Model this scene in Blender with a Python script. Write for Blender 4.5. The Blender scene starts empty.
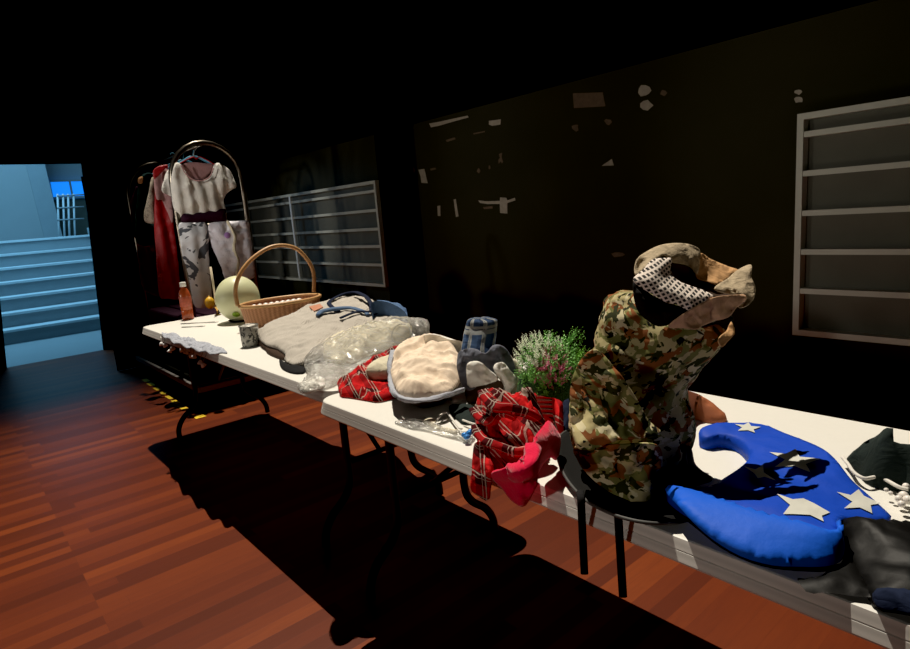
import bpy, bmesh, math, random
import numpy as np
from mathutils.bvhtree import BVHTree
from mathutils import Vector, Matrix, noise
from mathutils.geometry import delaunay_2d_cdt
random.seed(7); rng=np.random.RandomState(7)
sc=bpy.context.scene; COL=sc.collection
PI=math.pi
# ---------------------------------------------------------------- camera
YAW,PIT,ROL=map(math.radians,(-50.183,10.618,-4.651)); F=609.0; CAM=Vector((0,0,1.313))
fw=Vector((math.sin(YAW)*math.cos(PIT),math.cos(YAW)*math.cos(PIT),-math.sin(PIT)))
r0=Vector((math.cos(YAW),-math.sin(YAW),0)); u0=r0.cross(fw)
RT=(math.cos(ROL)*r0+math.sin(ROL)*u0); UP=(-math.sin(ROL)*r0+math.cos(ROL)*u0)
cd=bpy.data.cameras.new('camera'); cam=bpy.data.objects.new('camera',cd); COL.objects.link(cam)
cam.matrix_world=Matrix(((RT.x,UP.x,-fw.x,CAM.x),(RT.y,UP.y,-fw.y,CAM.y),(RT.z,UP.z,-fw.z,CAM.z),(0,0,0,1)))
cd.sensor_width=36; cd.sensor_fit='HORIZONTAL'; cd.lens=F/910*36; cd.clip_start=.02
sc.camera=cam
def ray(px,py): return fw+RT*((px-455)/F)-UP*((py-324.5)/F)
def az(px,py,z): d=ray(px,py); return CAM+d*((z-CAM.z)/d.z)
def ay(px,py,y): d=ray(px,py); return CAM+d*((y-CAM.y)/d.y)
def ax(px,py,x): d=ray(px,py); return CAM+d*((x-CAM.x)/d.x)
def ad(px,py,D): return CAM+ray(px,py)*D
RH=Vector((RT.x,RT.y,0)).normalized(); FH=Vector((fw.x,fw.y,0)).normalized()
TZ=.74; YE=.859; YF=1.619; Y1=.922
# ---------------------------------------------------------------- materials
def newmat(name):
    m=bpy.data.materials.new(name); m.use_nodes=True; nt=m.node_tree
    b=nt.nodes['Principled BSDF']; return m,nt,b
def N(nt,t,**kw):
    n=nt.nodes.new(t)
    for k,v in kw.items(): setattr(n,k,v)
    return n
def math_(nt,op,a,b=None,c=None):
    n=N(nt,'ShaderNodeMath',operation=op)
    for i,v in enumerate((a,b,c)):
        if v is None: continue
        if isinstance(v,(int,float)): n.inputs[i].default_value=v
        else: nt.links.new(v,n.inputs[i])
    return n.outputs[0]
def mixc(nt,f,a,b,mode='MIX'):
    n=N(nt,'ShaderNodeMix',data_type='RGBA',blend_type=mode)
    for s,v in ((n.inputs[0],f),(n.inputs[6],a),(n.inputs[7],b)):
        if isinstance(v,(int,float)): s.default_value=v
        elif isinstance(v,tuple): s.default_value=(*v,1)[:4]
        else: nt.links.new(v,s)
    return n.outputs[2]
def coord(nt,kind='Object'): return N(nt,'ShaderNodeTexCoord').outputs[kind]
def noisef(nt,scale,detail=3,vec=None,rough=.5,dist=0):
    n=N(nt,'ShaderNodeTexNoise'); n.inputs['Scale'].default_value=scale; n.inputs['Detail'].default_value=detail
    n.inputs['Roughness'].default_value=rough; n.inputs['Distortion'].default_value=dist
    nt.links.new(vec if vec is not None else coord(nt),n.inputs['Vector']); return n.outputs['Fac']
def bump(nt,b,h,strength=.3,dist=.002):
    n=N(nt,'ShaderNodeBump'); n.inputs['Strength'].default_value=strength; n.inputs['Distance'].default_value=dist
    nt.links.new(h,n.inputs['Height']); nt.links.new(n.outputs[0],b.inputs['Normal'])
def plain(name,c,rough=.6,metal=0,var=.12,nscale=30,bs=.2,bd=.001,spec=.5,sheen=0,trans=0,emit=None,es=1,crumple=0):
    m,nt,b=newmat(name)
    f=noisef(nt,nscale,4)
    lo=tuple(x*(1-var) for x in c); hi=tuple(min(1,x*(1+var)) for x in c)
    nt.links.new(mixc(nt,f,lo,hi),b.inputs['Base Color'])
    b.inputs['Roughness'].default_value=rough; b.inputs['Metallic'].default_value=metal
    b.inputs['Specular IOR Level'].default_value=spec
    if sheen: b.inputs['Sheen Weight'].default_value=sheen
    if trans: b.inputs['Transmission Weight'].default_value=trans
    if bs and crumple:
        n1=noisef(nt,crumple,3,None,.5,1.6); r1=math_(nt,'ABSOLUTE',math_(nt,'SUBTRACT',n1,.5))
        bump(nt,b,math_(nt,'MULTIPLY_ADD',noisef(nt,nscale*3,3),.12,r1),.5,.012)
    elif bs: bump(nt,b,noisef(nt,nscale*3,3),bs,bd)
    if emit: b.inputs['Emission Color'].default_value=(*emit,1); b.inputs['Emission Strength'].default_value=es
    return m
def cloth(name,c,var=.15,weave=900,**kw):
    kw.setdefault('rough',.9); kw.setdefault('spec',.15); kw.setdefault('crumple',16)
    return plain(name,c,var=var,nscale=kw.pop('nscale',25),bs=.35,bd=.002,**kw)
def plaid(name,base,band,line,s=18,w=.45,lw=.07,off=.25,light=(.8,.75,.7),dark=(.02,.02,.03)):
    """tartan from UV (in metres)"""
    m,nt,b=newmat(name); uv=coord(nt,'UV'); sp=N(nt,'ShaderNodeSeparateXYZ'); nt.links.new(uv,sp.inputs[0])
    col=base
    def band_(v,ph,width):
        fr=math_(nt,'FRACT',math_(nt,'ADD',math_(nt,'MULTIPLY',v,s),ph)); return math_(nt,'LESS_THAN',fr,width)
    u,v=sp.outputs[0],sp.outputs[1]
    a=math_(nt,'MULTIPLY',band_(u,0,w),.5); c=math_(nt,'MULTIPLY',band_(v,0,w),.5)
    col=mixc(nt,math_(nt,'ADD',a,c),base,band)
    lu=band_(u,off,lw); lv=band_(v,off,lw)
    lu2=band_(u,off+.13,lw*.6); lv2=band_(v,off+.13,lw*.6)
    L=math_(nt,'MULTIPLY',math_(nt,'MAXIMUM',math_(nt,'MAXIMUM',lu,lv),math_(nt,'MAXIMUM',lu2,lv2)),.5)
    col=mixc(nt,L,col,line)
    nt.links.new(col,b.inputs['Base Color']); b.inputs['Roughness'].default_value=.9; b.inputs['Specular IOR Level'].default_value=.1
    n1=noisef(nt,16,3,None,.5,1.6); bump(nt,b,math_(nt,'ABSOLUTE',math_(nt,'SUBTRACT',n1,.5)),.5,.012); return m
M={}
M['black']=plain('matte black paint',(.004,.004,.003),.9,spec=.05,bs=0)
M['blackmetal']=plain('black powder coated steel',(.012,.012,.012),.5,metal=.3)
M['table']=plain('white moulded plastic',(.78,.76,.70),.5,var=.03,nscale=60,bs=.25,bd=.0006)
def table_edge():
    m,nt,b=newmat('grey white plastic edge'); g=N(nt,'ShaderNodeSeparateXYZ'); nt.links.new(coord(nt),g.inputs[0])
    w=math_(nt,'SINE',math_(nt,'MULTIPLY',g.outputs[2],420)); 
    nt.links.new(mixc(nt,math_(nt,'MULTIPLY_ADD',w,.3,.5),(.60,.59,.55),(.85,.83,.78)),b.inputs['Base Color']); b.inputs['Roughness'].default_value=.5; return m
M['edge']=table_edge()
def wood_floor():
    m,nt,b=newmat('red brown strip wood floor'); co=coord(nt)
    mp=N(nt,'ShaderNodeMapping'); mp.inputs['Rotation'].default_value=(0,0,PI/2); nt.links.new(co,mp.inputs[0])
    br=N(nt,'ShaderNodeTexBrick'); nt.links.new(mp.outputs[0],br.inputs[0])
    br.inputs['Color1'].default_value=(0,0,0,1); br.inputs['Color2'].default_value=(1,1,1,1); br.inputs['Mortar'].default_value=(.3,.3,.3,1)
    br.inputs['Scale'].default_value=1; br.inputs['Mortar Size'].default_value=.0006; br.inputs['Mortar Smooth'].default_value=.3
    br.inputs['Brick Width'].default_value=.62; br.inputs['Row Height'].default_value=.062; br.offset=.37; br.offset_frequency=1
    br.squash=1.4; br.squash_frequency=3; br.inputs['Bias'].default_value=0
    ms=N(nt,'ShaderNodeMapping'); ms.inputs['Scale'].default_value=(14,1.6,1); nt.links.new(co,ms.inputs[0])
    g=noisef(nt,4,5,ms.outputs[0],.6,.6); big=noisef(nt,1.3,2,co)
    cr=N(nt,'ShaderNodeValToRGB'); nt.links.new(br.outputs['Color'],cr.inputs[0])
    e=cr.color_ramp.elements; e[0].color=(.085,.016,.004,1); e[1].color=(.27,.058,.010,1)
    x=cr.color_ramp.elements.new(.45); x.color=(.140,.026,.006,1); x=cr.color_ramp.elements.new(.75); x.color=(.185,.036,.007,1)
    c=mixc(nt,math_(nt,'MULTIPLY',g,.55),cr.outputs[0],(.06,.012,.006)); c=mixc(nt,math_(nt,'MULTIPLY',big,.3),c,(.13,.022,.010))
    nt.links.new(c,b.inputs['Base Color']); b.inputs['Roughness'].default_value=.40; b.inputs['Specular IOR Level'].default_value=.22
    bump(nt,b,br.outputs['Fac'],.15,.0006); return m
M['floor']=wood_floor()
def wallmat():
    m,nt,b=newmat('scuffed black green wall paint'); f=noisef(nt,3,5)
    nt.links.new(mixc(nt,f,(.016,.016,.007),(.028,.027,.013)),b.inputs['Base Color']); b.inputs['Roughness'].default_value=.85; b.inputs['Specular IOR Level'].default_value=.2
    return m
M['wall']=wallmat()
M['shelf']=plain('off white painted board',(.52,.54,.47),.7,var=.1,nscale=8)
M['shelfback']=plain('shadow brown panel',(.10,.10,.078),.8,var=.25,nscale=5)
M['chip']=plain('bare plaster scar',(.36,.33,.27),.9,var=.3,nscale=40)
M['chipdim']=plain('faint brown scar',(.12,.085,.055),.9,var=.4,nscale=40)
M['hall']=plain('pale hall paint',(.34,.37,.38),.8,var=.04,nscale=3)
M['step']=plain('pale stair paint',(.30,.34,.36),.7,var=.08,nscale=6)
M['nosing']=plain('light stair nosing',(.75,.80,.82),.6,var=.03)
M['chrome']=plain('tarnished brass tube',(.20,.175,.14),.3,metal=1,var=.2)
M['blueglow']=plain('blue lit window',(.02,.2,.8),.5,emit=(.01,.25,1),es=.9,bs=0)
M['maroon']=cloth('maroon fabric',(.07,.006,.006))
M['purple']=cloth('purple black fabric',(.03,.008,.02))
M['greybar']=plain('grey rubber bumper',(.16,.15,.14),.6)
M['yellow']=plain('yellow hazard tape',(.85,.60,.03),.5)
M['white']=cloth('white cotton',(.78,.76,.70))
M['ltwhite']=plain('crinkled white plastic film',(.82,.80,.88),.35,var=.08,bs=.5,bd=.004)
M['red']=cloth('deep red satin',(.34,.006,.010),rough=.5,spec=.4)
M['darkgreen']=cloth('dark teal wool',(.015,.045,.045))
M['navy']=cloth('navy webbing',(.010,.016,.04))
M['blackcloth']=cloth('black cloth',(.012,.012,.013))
M['felt']=cloth('dark green felt',(.016,.024,.022))
M['satin']=plain('black satin',(.004,.004,.004),.5,nscale=20,bs=.2,bd=.002,spec=.16)
M['pinkish']=cloth('dusty mauve fabric',(.42,.24,.24))
M['cream']=cloth('cream cotton',(.88,.72,.56),var=.06,crumple=5)
M['ivory']=cloth('ivory lace cloth',(.70,.64,.48))
M['lace']=cloth('grey white lace',(.42,.44,.50),var=.25,nscale=160)
M['magenta']=cloth('magenta fleece',(.72,.004,.055),var=.08,sheen=.2)
M['denim']=cloth('blue denim',(.09,.16,.30),var=.25,nscale=80)
M['strapblue']=cloth('slate blue webbing',(.10,.16,.27))
M['leather']=plain('tan leather patch',(.50,.20,.11),.6)
M['brownglove']=plain('orange brown leather',(.42,.13,.05),.65,var=.2)
M['cape']=cloth('royal blue satin',(.006,.060,.50),rough=.6,spec=.2,var=.05,crumple=0)
M['cape2']=cloth('bright blue lining',(.008,.11,.68),rough=.6,spec=.2,var=.05,crumple=0)
M['star']=cloth('silver white star',(.62,.62,.56),var=.06,crumple=0)
M['hat']=plain('black felt hat',(.007,.007,.0068),.85,nscale=60,spec=.15)
M['hatedge']=plain('grey hat binding',(.05,.05,.048),.6)
M['burlap']=cloth('grey brown straw cloth',(.46,.37,.25),var=.4,nscale=110,crumple=40)
M['tan']=cloth('tan crumpled paper',(.62,.36,.17),var=.2,nscale=45)
M['tanpink']=cloth('pinkish tan crumpled paper',(.55,.34,.21),var=.25,nscale=45)
M['wicker']=None
M['melon']=plain('pale yellow green rind',(.72,.74,.46),.4,var=.05,nscale=12,bs=.1)
M['lemon']=plain('yellow gourd skin',(.85,.48,.03),.45)
M['brass']=plain('gold candle holder',(.75,.48,.16),.3,metal=.9)
M['wax']=plain('ivory wax',(.80,.70,.50),.5)
M['capwhite']=plain('white plastic cap',(.85,.83,.78),.4)
M['tea']=plain('orange red drink',(.45,.09,.03),.15,var=.2,nscale=10)
M['label']=plain('orange red label',(.50,.11,.06),.5,var=.5,nscale=70)
M['sticker']=plain('green sticker',(.20,.34,.02),.5,var=.6,nscale=60)
M['steel']=plain('dull steel',(.30,.29,.27),.35,metal=.8)
M['bell']=plain('silver bell',(.95,.95,.95),.5)
M['cupprint']=None
M['leafgreen']=plain('fresh green leaf',(.18,.46,.09),.6,var=.4,nscale=40)
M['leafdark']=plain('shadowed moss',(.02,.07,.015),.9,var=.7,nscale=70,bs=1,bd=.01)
M['leafbright']=plain('bright lime leaf',(.22,.52,.06),.6,var=.3,nscale=40)
M['leafwhite']=plain('frosted pale leaf tip',(.80,.90,.66),.6,var=.2,nscale=40)
M['blossom']=plain('dusty pink blossom',(.75,.24,.36),.7,var=.4,nscale=40)
M['blossom2']=plain('dark rose blossom',(.45,.08,.14),.7,var=.4,nscale=40)
M['candyw']=plain('white egg shell',(.85,.80,.74),.35)
M['candyp']=plain('pink egg shell',(.75,.35,.27),.35)
M['bluebead']=plain('blue glitter',(.05,.25,.80),.2,metal=.3,var=.6,nscale=200)
M['lining']=cloth('dark brown lining',(.05,.03,.02))
M['cord']=cloth('white cord',(.75,.72,.66))
def wicker():
    m,nt,b=newmat('woven tan wicker'); uv=coord(nt,'UV'); ch=N(nt,'ShaderNodeSeparateXYZ'); nt.links.new(uv,ch.inputs[0])
    a=math_(nt,'SINE',math_(nt,'MULTIPLY',ch.outputs[0],260)); c=math_(nt,'SINE',math_(nt,'MULTIPLY',ch.outputs[1],700))
    p=math_(nt,'MULTIPLY_ADD',math_(nt,'MULTIPLY',a,c),.3,.5)
    p=math_(nt,'ADD',math_(nt,'MULTIPLY',a,.22),p)
    nt.links.new(mixc(nt,p,(.34,.13,.05),(.74,.38,.19)),b.inputs['Base Color']); b.inputs['Roughness'].default_value=.6
    bump(nt,b,p,.8,.003); return m
M['wicker']=wicker()
M['cane']=plain('honey cane',(.60,.34,.14),.45,var=.25,nscale=60)
def ribknit():
    m,nt,b=newmat('grey ribbed canvas'); uv=coord(nt,'UV'); ch=N(nt,'ShaderNodeSeparateXYZ'); nt.links.new(uv,ch.inputs[0])
    w=math_(nt,'SINE',math_(nt,'MULTIPLY',math_(nt,'MULTIPLY_ADD',ch.outputs[1],.35,ch.outputs[0]),900)); f=noisef(nt,14,4)
    c=mixc(nt,math_(nt,'MULTIPLY_ADD',w,.35,.5),(.30,.27,.23),(.72,.67,.60)); c=mixc(nt,math_(nt,'MULTIPLY',f,.35),c,(.40,.36,.31))
    nt.links.new(c,b.inputs['Base Color']); b.inputs['Roughness'].default_value=.95; b.inputs['Specular IOR Level'].default_value=.1
    bump(nt,b,w,.5,.001); return m
M['knit']=ribknit()
def printmat(name,base,ink,sc_=6,thr=.55,seed=0):
    m,nt,b=newmat(name); mp=N(nt,'ShaderNodeMapping'); mp.inputs['Location'].default_value=(seed,seed*2.,0); nt.links.new(coord(nt),mp.inputs[0])
    f=noisef(nt,sc_,3,mp.outputs[0],.6,1.5); g=math_(nt,'GREATER_THAN',f,thr)
    nt.links.new(mixc(nt,math_(nt,'MULTIPLY',g,.9),base,ink),b.inputs['Base Color']); b.inputs['Roughness'].default_value=.9
    bump(nt,b,noisef(nt,60,3),.3,.002); return m
M['inkshirt']=printmat('white shirt with black splash print',(.78,.80,.84),(.02,.03,.05),4.5,.545,3.1)
M['lacecloth']=printmat('cream lace with holes',(.62,.56,.44),(.25,.20,.15),60,.55,1)
M['cupprint']=printmat('silver cup with dark floral print',(.60,.58,.52),(.03,.03,.03),45,.53,5)
def camo():
    m,nt,b=newmat('woodland camouflage cloth'); co=coord(nt,'UV')
    def layer(loc,s,thr):
        mp=N(nt,'ShaderNodeMapping'); mp.inputs['Location'].default_value=loc; nt.links.new(co,mp.inputs[0])
        return math_(nt,'GREATER_THAN',noisef(nt,s,2.5,mp.outputs[0],.62,.5),thr)
    c=mixc(nt,layer((1,3,0),27,.50),(.50,.43,.22),(.19,.19,.065))
    c=mixc(nt,layer((7,2,1),23,.54),c,(.24,.085,.028))
    c=mixc(nt,layer((4,9,2),30,.56),c,(.035,.04,.015))
    c=mixc(nt,layer((9,5,4),34,.60),c,(.64,.57,.36))
    c=mixc(nt,layer((2,8,7),42,.64),c,(.012,.012,.010))
    nt.links.new(c,b.inputs['Base Color']); b.inputs['Roughness'].default_value=.9; b.inputs['Specular IOR Level'].default_value=.15
    bump(nt,b,noisef(nt,70,3),.3,.002); return m
M['camo']=camo()
def hound():
    m,nt,b=newmat('black and white keffiyeh weave'); uv=coord(nt,'UV'); sp=N(nt,'ShaderNodeSeparateXYZ'); nt.links.new(uv,sp.inputs[0])
    s=2*PI/.0082
    def d(a,bb): return math_(nt,'SINE',math_(nt,'MULTIPLY',math_(nt,'ADD',math_(nt,'MULTIPLY',sp.outputs[0],a),math_(nt,'MULTIPLY',sp.outputs[1],bb)),s))
    p=math_(nt,'MAXIMUM',math_(nt,'GREATER_THAN',d(.9,.5),.35),math_(nt,'GREATER_THAN',d(-.35,1.),.30))
    nt.links.new(mixc(nt,p,(.012,.010,.010),(.80,.70,.62)),b.inputs['Base Color']); b.inputs['Roughness'].default_value=.9
    bump(nt,b,p,.6,.002); return m
M['keffiyeh']=hound()
def film():
    m=bpy.data.materials.new('clear crinkled plastic film'); m.use_nodes=True; nt=m.node_tree; nt.nodes.clear()
    out=N(nt,'ShaderNodeOutputMaterial'); mx=N(nt,'ShaderNodeMixShader'); tr=N(nt,'ShaderNodeBsdfTransparent'); gl=N(nt,'ShaderNodeBsdfGlossy'); df=N(nt,'ShaderNodeBsdfDiffuse'); m2=N(nt,'ShaderNodeMixShader')
    gl.inputs['Roughness'].default_value=.18; gl.inputs['Color'].default_value=(1,1,1,1); df.inputs['Color'].default_value=(.85,.83,.78,1)
    fr=N(nt,'ShaderNodeFresnel'); fr.inputs['IOR'].default_value=1.5
    nz=noisef(nt,13,4,None,.6,2.2); bp=N(nt,'ShaderNodeBump'); bp.inputs['Strength'].default_value=1; bp.inputs['Distance'].default_value=.03; nt.links.new(nz,bp.inputs['Height'])
    for s in (gl,fr): nt.links.new(bp.outputs[0],s.inputs['Normal'])
    m2.inputs[0].default_value=.6; nt.links.new(df.outputs[0],m2.inputs[1]); nt.links.new(gl.outputs[0],m2.inputs[2])
    fac=math_(nt,'MINIMUM',math_(nt,'MULTIPLY_ADD',fr.outputs[0],1.5,.05),.85)
    nt.links.new(fac,mx.inputs[0]); nt.links.new(tr.outputs[0],mx.inputs[1]); nt.links.new(m2.outputs[0],mx.inputs[2]); nt.links.new(mx.outputs[0],out.inputs[0]); return m
M['film']=film()
M['redplaid']=plaid('red tartan flannel',(.58,.014,.016),(.06,.003,.005),(.75,.60,.50),s=15,w=.48,lw=.05,off=.6)
M['blueplaid']=plaid('navy and white plaid',(.055,.10,.20),(.02,.035,.08),(.60,.60,.52),s=11,w=.4,lw=.16,off=.62)
M['greyfold']=cloth('slate grey lining',(.15,.16,.20))
# ---------------------------------------------------------------- object helpers
def finish(o,mat,parent=None,smooth=True):
    if isinstance(mat,str): mat=M[mat]
    if mat and not o.data.materials: o.data.materials.append(mat)
    if smooth:
        for p in o.data.polygons: p.use_smooth=True
    if parent is not None:
        o.parent=parent; o.matrix_parent_inverse=Matrix.Translation(-Vector(parent.location))
    return o
def mesh(name,verts,faces,mat,parent=None,uv=None,smooth=True):
    me=bpy.data.meshes.new(name); me.from_pydata([tuple(v) for v in verts],[],faces); me.update()
    o=bpy.data.objects.new(name,me); COL.objects.link(o)
    if uv is not None:
        l=me.uv_layers.new(name='UVMap'); idx=np.zeros(len(me.loops),int); me.loops.foreach_get('vertex_index',idx)
        l.data.foreach_set('uv',np.array(uv,float)[idx].ravel())
    return finish(o,mat,parent,smooth)
def bmobj(name,bm,mat,parent=None,smooth=False):
    me=bpy.data.meshes.new(name); bm.to_mesh(me); bm.free(); o=bpy.data.objects.new(name,me); COL.objects.link(o)
    return finish(o,mat,parent,smooth)
def tag(o,label,cat,group=None,kind=None):
    o['label']=label; o['category']=cat
    if group: o['group']=group
    if kind: o['kind']=kind
    return o
def struct(o): o['kind']='structure'; return o
def thing(name,label,cat,loc,group=None):
    o=bpy.data.objects.new(name,None); COL.objects.link(o); o.location=loc; o.empty_display_size=.05
    return tag(o,label,cat,group)
def addbox(bm,lo,hi,bev=0):
    vs=[bm.verts.new((x,y,z)) for x in(lo[0],hi[0]) for y in(lo[1],hi[1]) for z in(lo[2],hi[2])]
    fs=[bm.faces.new([vs[i] for i in f]) for f in((0,1,3,2),(4,6,7,5),(0,4,5,1),(2,3,7,6),(0,2,6,4),(1,5,7,3))]
    if bev: bmesh.ops.bevel(bm,geom=list({e for f in fs for e in f.edges}),offset=bev,segments=2,affect='EDGES',profile=.6)
def box(name,lo,hi,mat,parent=None,bev=0):
    bm=bmesh.new(); addbox(bm,lo,hi,bev); return bmobj(name,bm,mat,parent)
def spline(P,n,closed=False):
    P=[Vector(p) for p in P]; m=len(P); out=[]; segs=m if closed else m-1
    for i in range(segs):
        g=lambda k:(P[(i+k)%m] if closed else P[max(0,min(m-1,i+k))])
        a,b,c,d=g(-1),g(0),g(1),g(2)
        for j in range(n):
            t=j/n; out.append(.5*((2*b)+(c-a)*t+(2*a-5*b+4*c-d)*t*t+(3*b-a-3*c+d)*t**3))
    if not closed: out.append(P[-1])
    return out
def tube_data(path,rad,seg=10,closed=False,flat=None,wob=0,wf=8,caps=True):
    path=[Vector(p) for p in path]; n=len(path); rr=rad if isinstance(rad,(list,tuple)) else [rad]*n
    if len(rr)!=n: rr=[np.interp(i/(n-1)*(len(rr)-1),range(len(rr)),rr) for i in range(n)]
    V,Fc,UV=[],[],[]; up=None; L=0
    for i,p in enumerate(path):
        t=(path[(i+1)%n]-path[i-1]) if closed else path[min(n-1,i+1)]-path[max(0,i-1)]
        t.normalize()
        if up is None:
            up=Vector((0,0,1)) if abs(t.z)<.9 else Vector((0,1,0))
        s=t.cross(up).normalized(); up=s.cross(t).normalized()
        if i: L+=(p-path[i-1]).length
        for j in range(seg):
            a=2*PI*j/seg; r=rr[i]
            if wob: r*=1+wob*noise.noise((p+s*math.cos(a)*r+up*math.sin(a)*r)*wf)+wob*.7*math.sin(3*a+L*30)
            fl=flat if flat else 1
            V.append(p+s*math.cos(a)*r+up*math.sin(a)*r*fl); UV.append((L,j/seg*2*PI*rr[i]))
    m=n if closed else n-1
    for i in range(m):
        for j in range(seg):
            Fc.append((i*seg+j,i*seg+(j+1)%seg,((i+1)%n)*seg+(j+1)%seg,((i+1)%n)*seg+j))
    if not closed and caps: Fc.append(tuple(range(seg))[::-1]); Fc.append(tuple((n-1)*seg+j for j in range(seg)))
    return V,Fc,UV
def tube(name,path,rad,mat,parent=None,**kw):
    V,Fc,UV=tube_data(path,rad,**kw); return mesh(name,V,Fc,mat,parent,UV)
def tubes(name,lst,mat,parent=None,seg=10):
    V,Fc=[],[]
    for path,rad in lst:
        v,f,_=tube_data(path,rad,seg=seg); o=len(V); V+=v; Fc+=[tuple(i+o for i in q) for q in f]
    return mesh(name,V,Fc,mat,parent)
def lathe(name,prof,loc,mat,parent=None,seg=24,sx=1,sy=1,rot=None):
    V,Fc,UV=[],[],[]
    for i,(r,z) in enumerate(prof):
        for j in range(seg):
            a=2*PI*j/seg; v=Vector((r*sx*math.cos(a),r*sy*math.sin(a),z))
            if rot is not None: v=rot@v
            V.append(v+Vector(loc)); UV.append((j/seg*2*PI*.15,z))
    n=len(prof)
    for i in range(n-1):
        for j in range(seg): Fc.append((i*seg+j,i*seg+(j+1)%seg,(i+1)*seg+(j+1)%seg,(i+1)*seg+j))
    Fc.append(tuple(range(seg))[::-1]); Fc.append(tuple((n-1)*seg+j for j in range(seg)))
    return mesh(name,V,Fc,mat,parent,UV)
def ridge(x,y,z,s):
    a=noise.noise(Vector((x*s,y*s,z*s))+Vector((3.1,7.7,1.3))); b=noise.noise(Vector((x*s*.6+a*.8,y*s*.6-a*.6,z*s*.6+9)))
    return 1-2.2*abs(b)
def folds(p,s,seed=0):
    x,y,z=p; return .55*ridge(x+seed,y-seed,z,s)+.32*ridge(x-seed*2,y+seed,z,s*2.1)+.16*ridge(x,y,z+seed,s*4.3)+.06*ridge(y,x,z+seed,s*9)-.4
def densify(P,step):
    """closed spline through control points, resampled"""
    s=spline(P,8,True); out=[s[0]]; acc=0
    for i in range(1,len(s)+1):
        a=s[i-1]; b=s[i%len(s)]; acc+=(b-a).length
        if acc>=step and i<len(s): out.append(b); acc=0
    return out
def inside(pts,poly):
    x,y=pts[:,0],pts[:,1]; r=np.zeros(len(pts),bool); n=len(poly); j=n-1
    for i in range(n):
        xi,yi=poly[i]; xj,yj=poly[j]
        c=((yi>y)!=(yj>y))&(x<(xj-xi)*(y-yi)/((yj-yi)+1e-12)+xi); r^=c; j=i
    return r
def fill(poly2,step):
    """poly2 (n,2) -> pts2 with boundary first, faces, distance to boundary"""
    lo,hi=poly2.min(0),poly2.max(0)
    gx=np.arange(lo[0],hi[0],step); gy=np.arange(lo[1],hi[1],step*.87)
    g=np.array([(x+(step/2 if k%2 else 0),y) for k,y in enumerate(gy) for x in gx])
    g=g+(rng.rand(*g.shape)-.5)*step*.2
    g=g[inside(g,poly2)]
    d=np.sqrt(((g[:,None,:]-poly2[None])**2).sum(2)); k=d.min(1)>step*.6; g=g[k]
    A=np.vstack([poly2,g]); nb=len(poly2)
    vs,_,fs,ov,_,_=delaunay_2d_cdt([Vector(p) for p in A],[],[list(range(nb))],1,1e-7)
    vs=np.array([tuple(v) for v in vs]); src=[o[0] if o else -1 for o in ov]
    d=np.sqrt(((vs[:,None,:]-poly2[None])**2).sum(2)); return vs,[tuple(f) for f in fs],d,src
def lump(name,ctrl,H,mat,parent=None,step=.008,fold=.012,fs=14,seed=0,bumps=(),skirt=True,base=None,edgey=None,rad=None,uvrot=0,under=.85,skm=None):
    """cloth heap: boundary control points in world space; top is bulged by H and folded; rear rims fall to the table"""
    base=TZ+.002 if base is None else base
    B=densify(ctrl,step*1.2); B3=np.array([tuple(p) for p in B])
    vs,fc,d,src=fill(B3[:,:2],step); dm=d.min(1); Rr=rad or dm.max()*.95
    w=1/(d**2+1e-9); z=(w*B3[:,2]).sum(1)/w.sum(1)
    for i,s_ in enumerate(src):
        if 0<=s_<len(B3): z[i]=B3[s_,2]
    t=np.clip(dm/Rr,0,1); prof=np.sqrt(1-(1-t)**2); z=z+H*prof
    for (bx,by,br,bh) in bumps: z=z+bh*np.exp(-((vs[:,0]-bx)**2+(vs[:,1]-by)**2)/(br*br))*np.clip(dm/.02,0,1)
    V=[]
    for i in range(len(vs)):
        f=folds((vs[i,0],vs[i,1],0),fs,seed)*fold*min(1,dm[i]/.025)
        zz=z[i]+f; y=vs[i,1]
        if edgey is None: zz=max(zz,base+.001)
        elif y>edgey-.004: zz=max(zz,base+.006)
        V.append(Vector((vs[i,0],y,zz)))
    c,s=math.cos(uvrot),math.sin(uvrot)
    # uv stretched with height so patterns follow slopes
    UV=[(v.x*c-v.y*s+v.z*.6*c,v.x*s+v.y*c+v.z*.6) for v in V]
    nf0=len(fc)
    if skirt:
        inv={}
        for i,s_ in enumerate(src):
            if 0<=s_<len(B3): inv[s_]=i
        order=[inv[k] for k in range(len(B3)) if k in inv]; cen=B3.mean(0)
        prev=order
        for lev in (.55,1.0):
            cur=[]
            for i in order:
                p=V[i]; q=p.copy(); k=1-(1-under)*lev; q.z=p.z+(base-p.z)*lev
                dx=p.z-base; sh=min(1,dx/.05)
                q.x=cen[0]+(p.x-cen[0])*(1-(1-k)*sh*.6+.02*sh*noise.noise(p*30+Vector((0,0,lev)))); q.y=cen[1]+(p.y-cen[1])*(1-(1-k)*sh*.6)
                cur.append(len(V)); V.append(q); UV.append((q.x*c-q.y*s+q.z,q.x*s+q.y*c+q.z))
            m=len(order)
            for k in range(m): fc.append((prev[k],prev[(k+1)%m],cur[(k+1)%m],cur[k]))
            prev=cur
        fc.append(tuple(prev))
    o=mesh(name,V,fc,mat,parent,UV)
    if skm:
        o.data.materials.append(M[skm])
        for p in o.data.polygons:
            if p.index>=nf0: p.material_index=1
    return o
def solid(o,th,off=-1):
    m=o.modifiers.new('thickness','SOLIDIFY'); m.thickness=th; m.offset=off; return o
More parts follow.
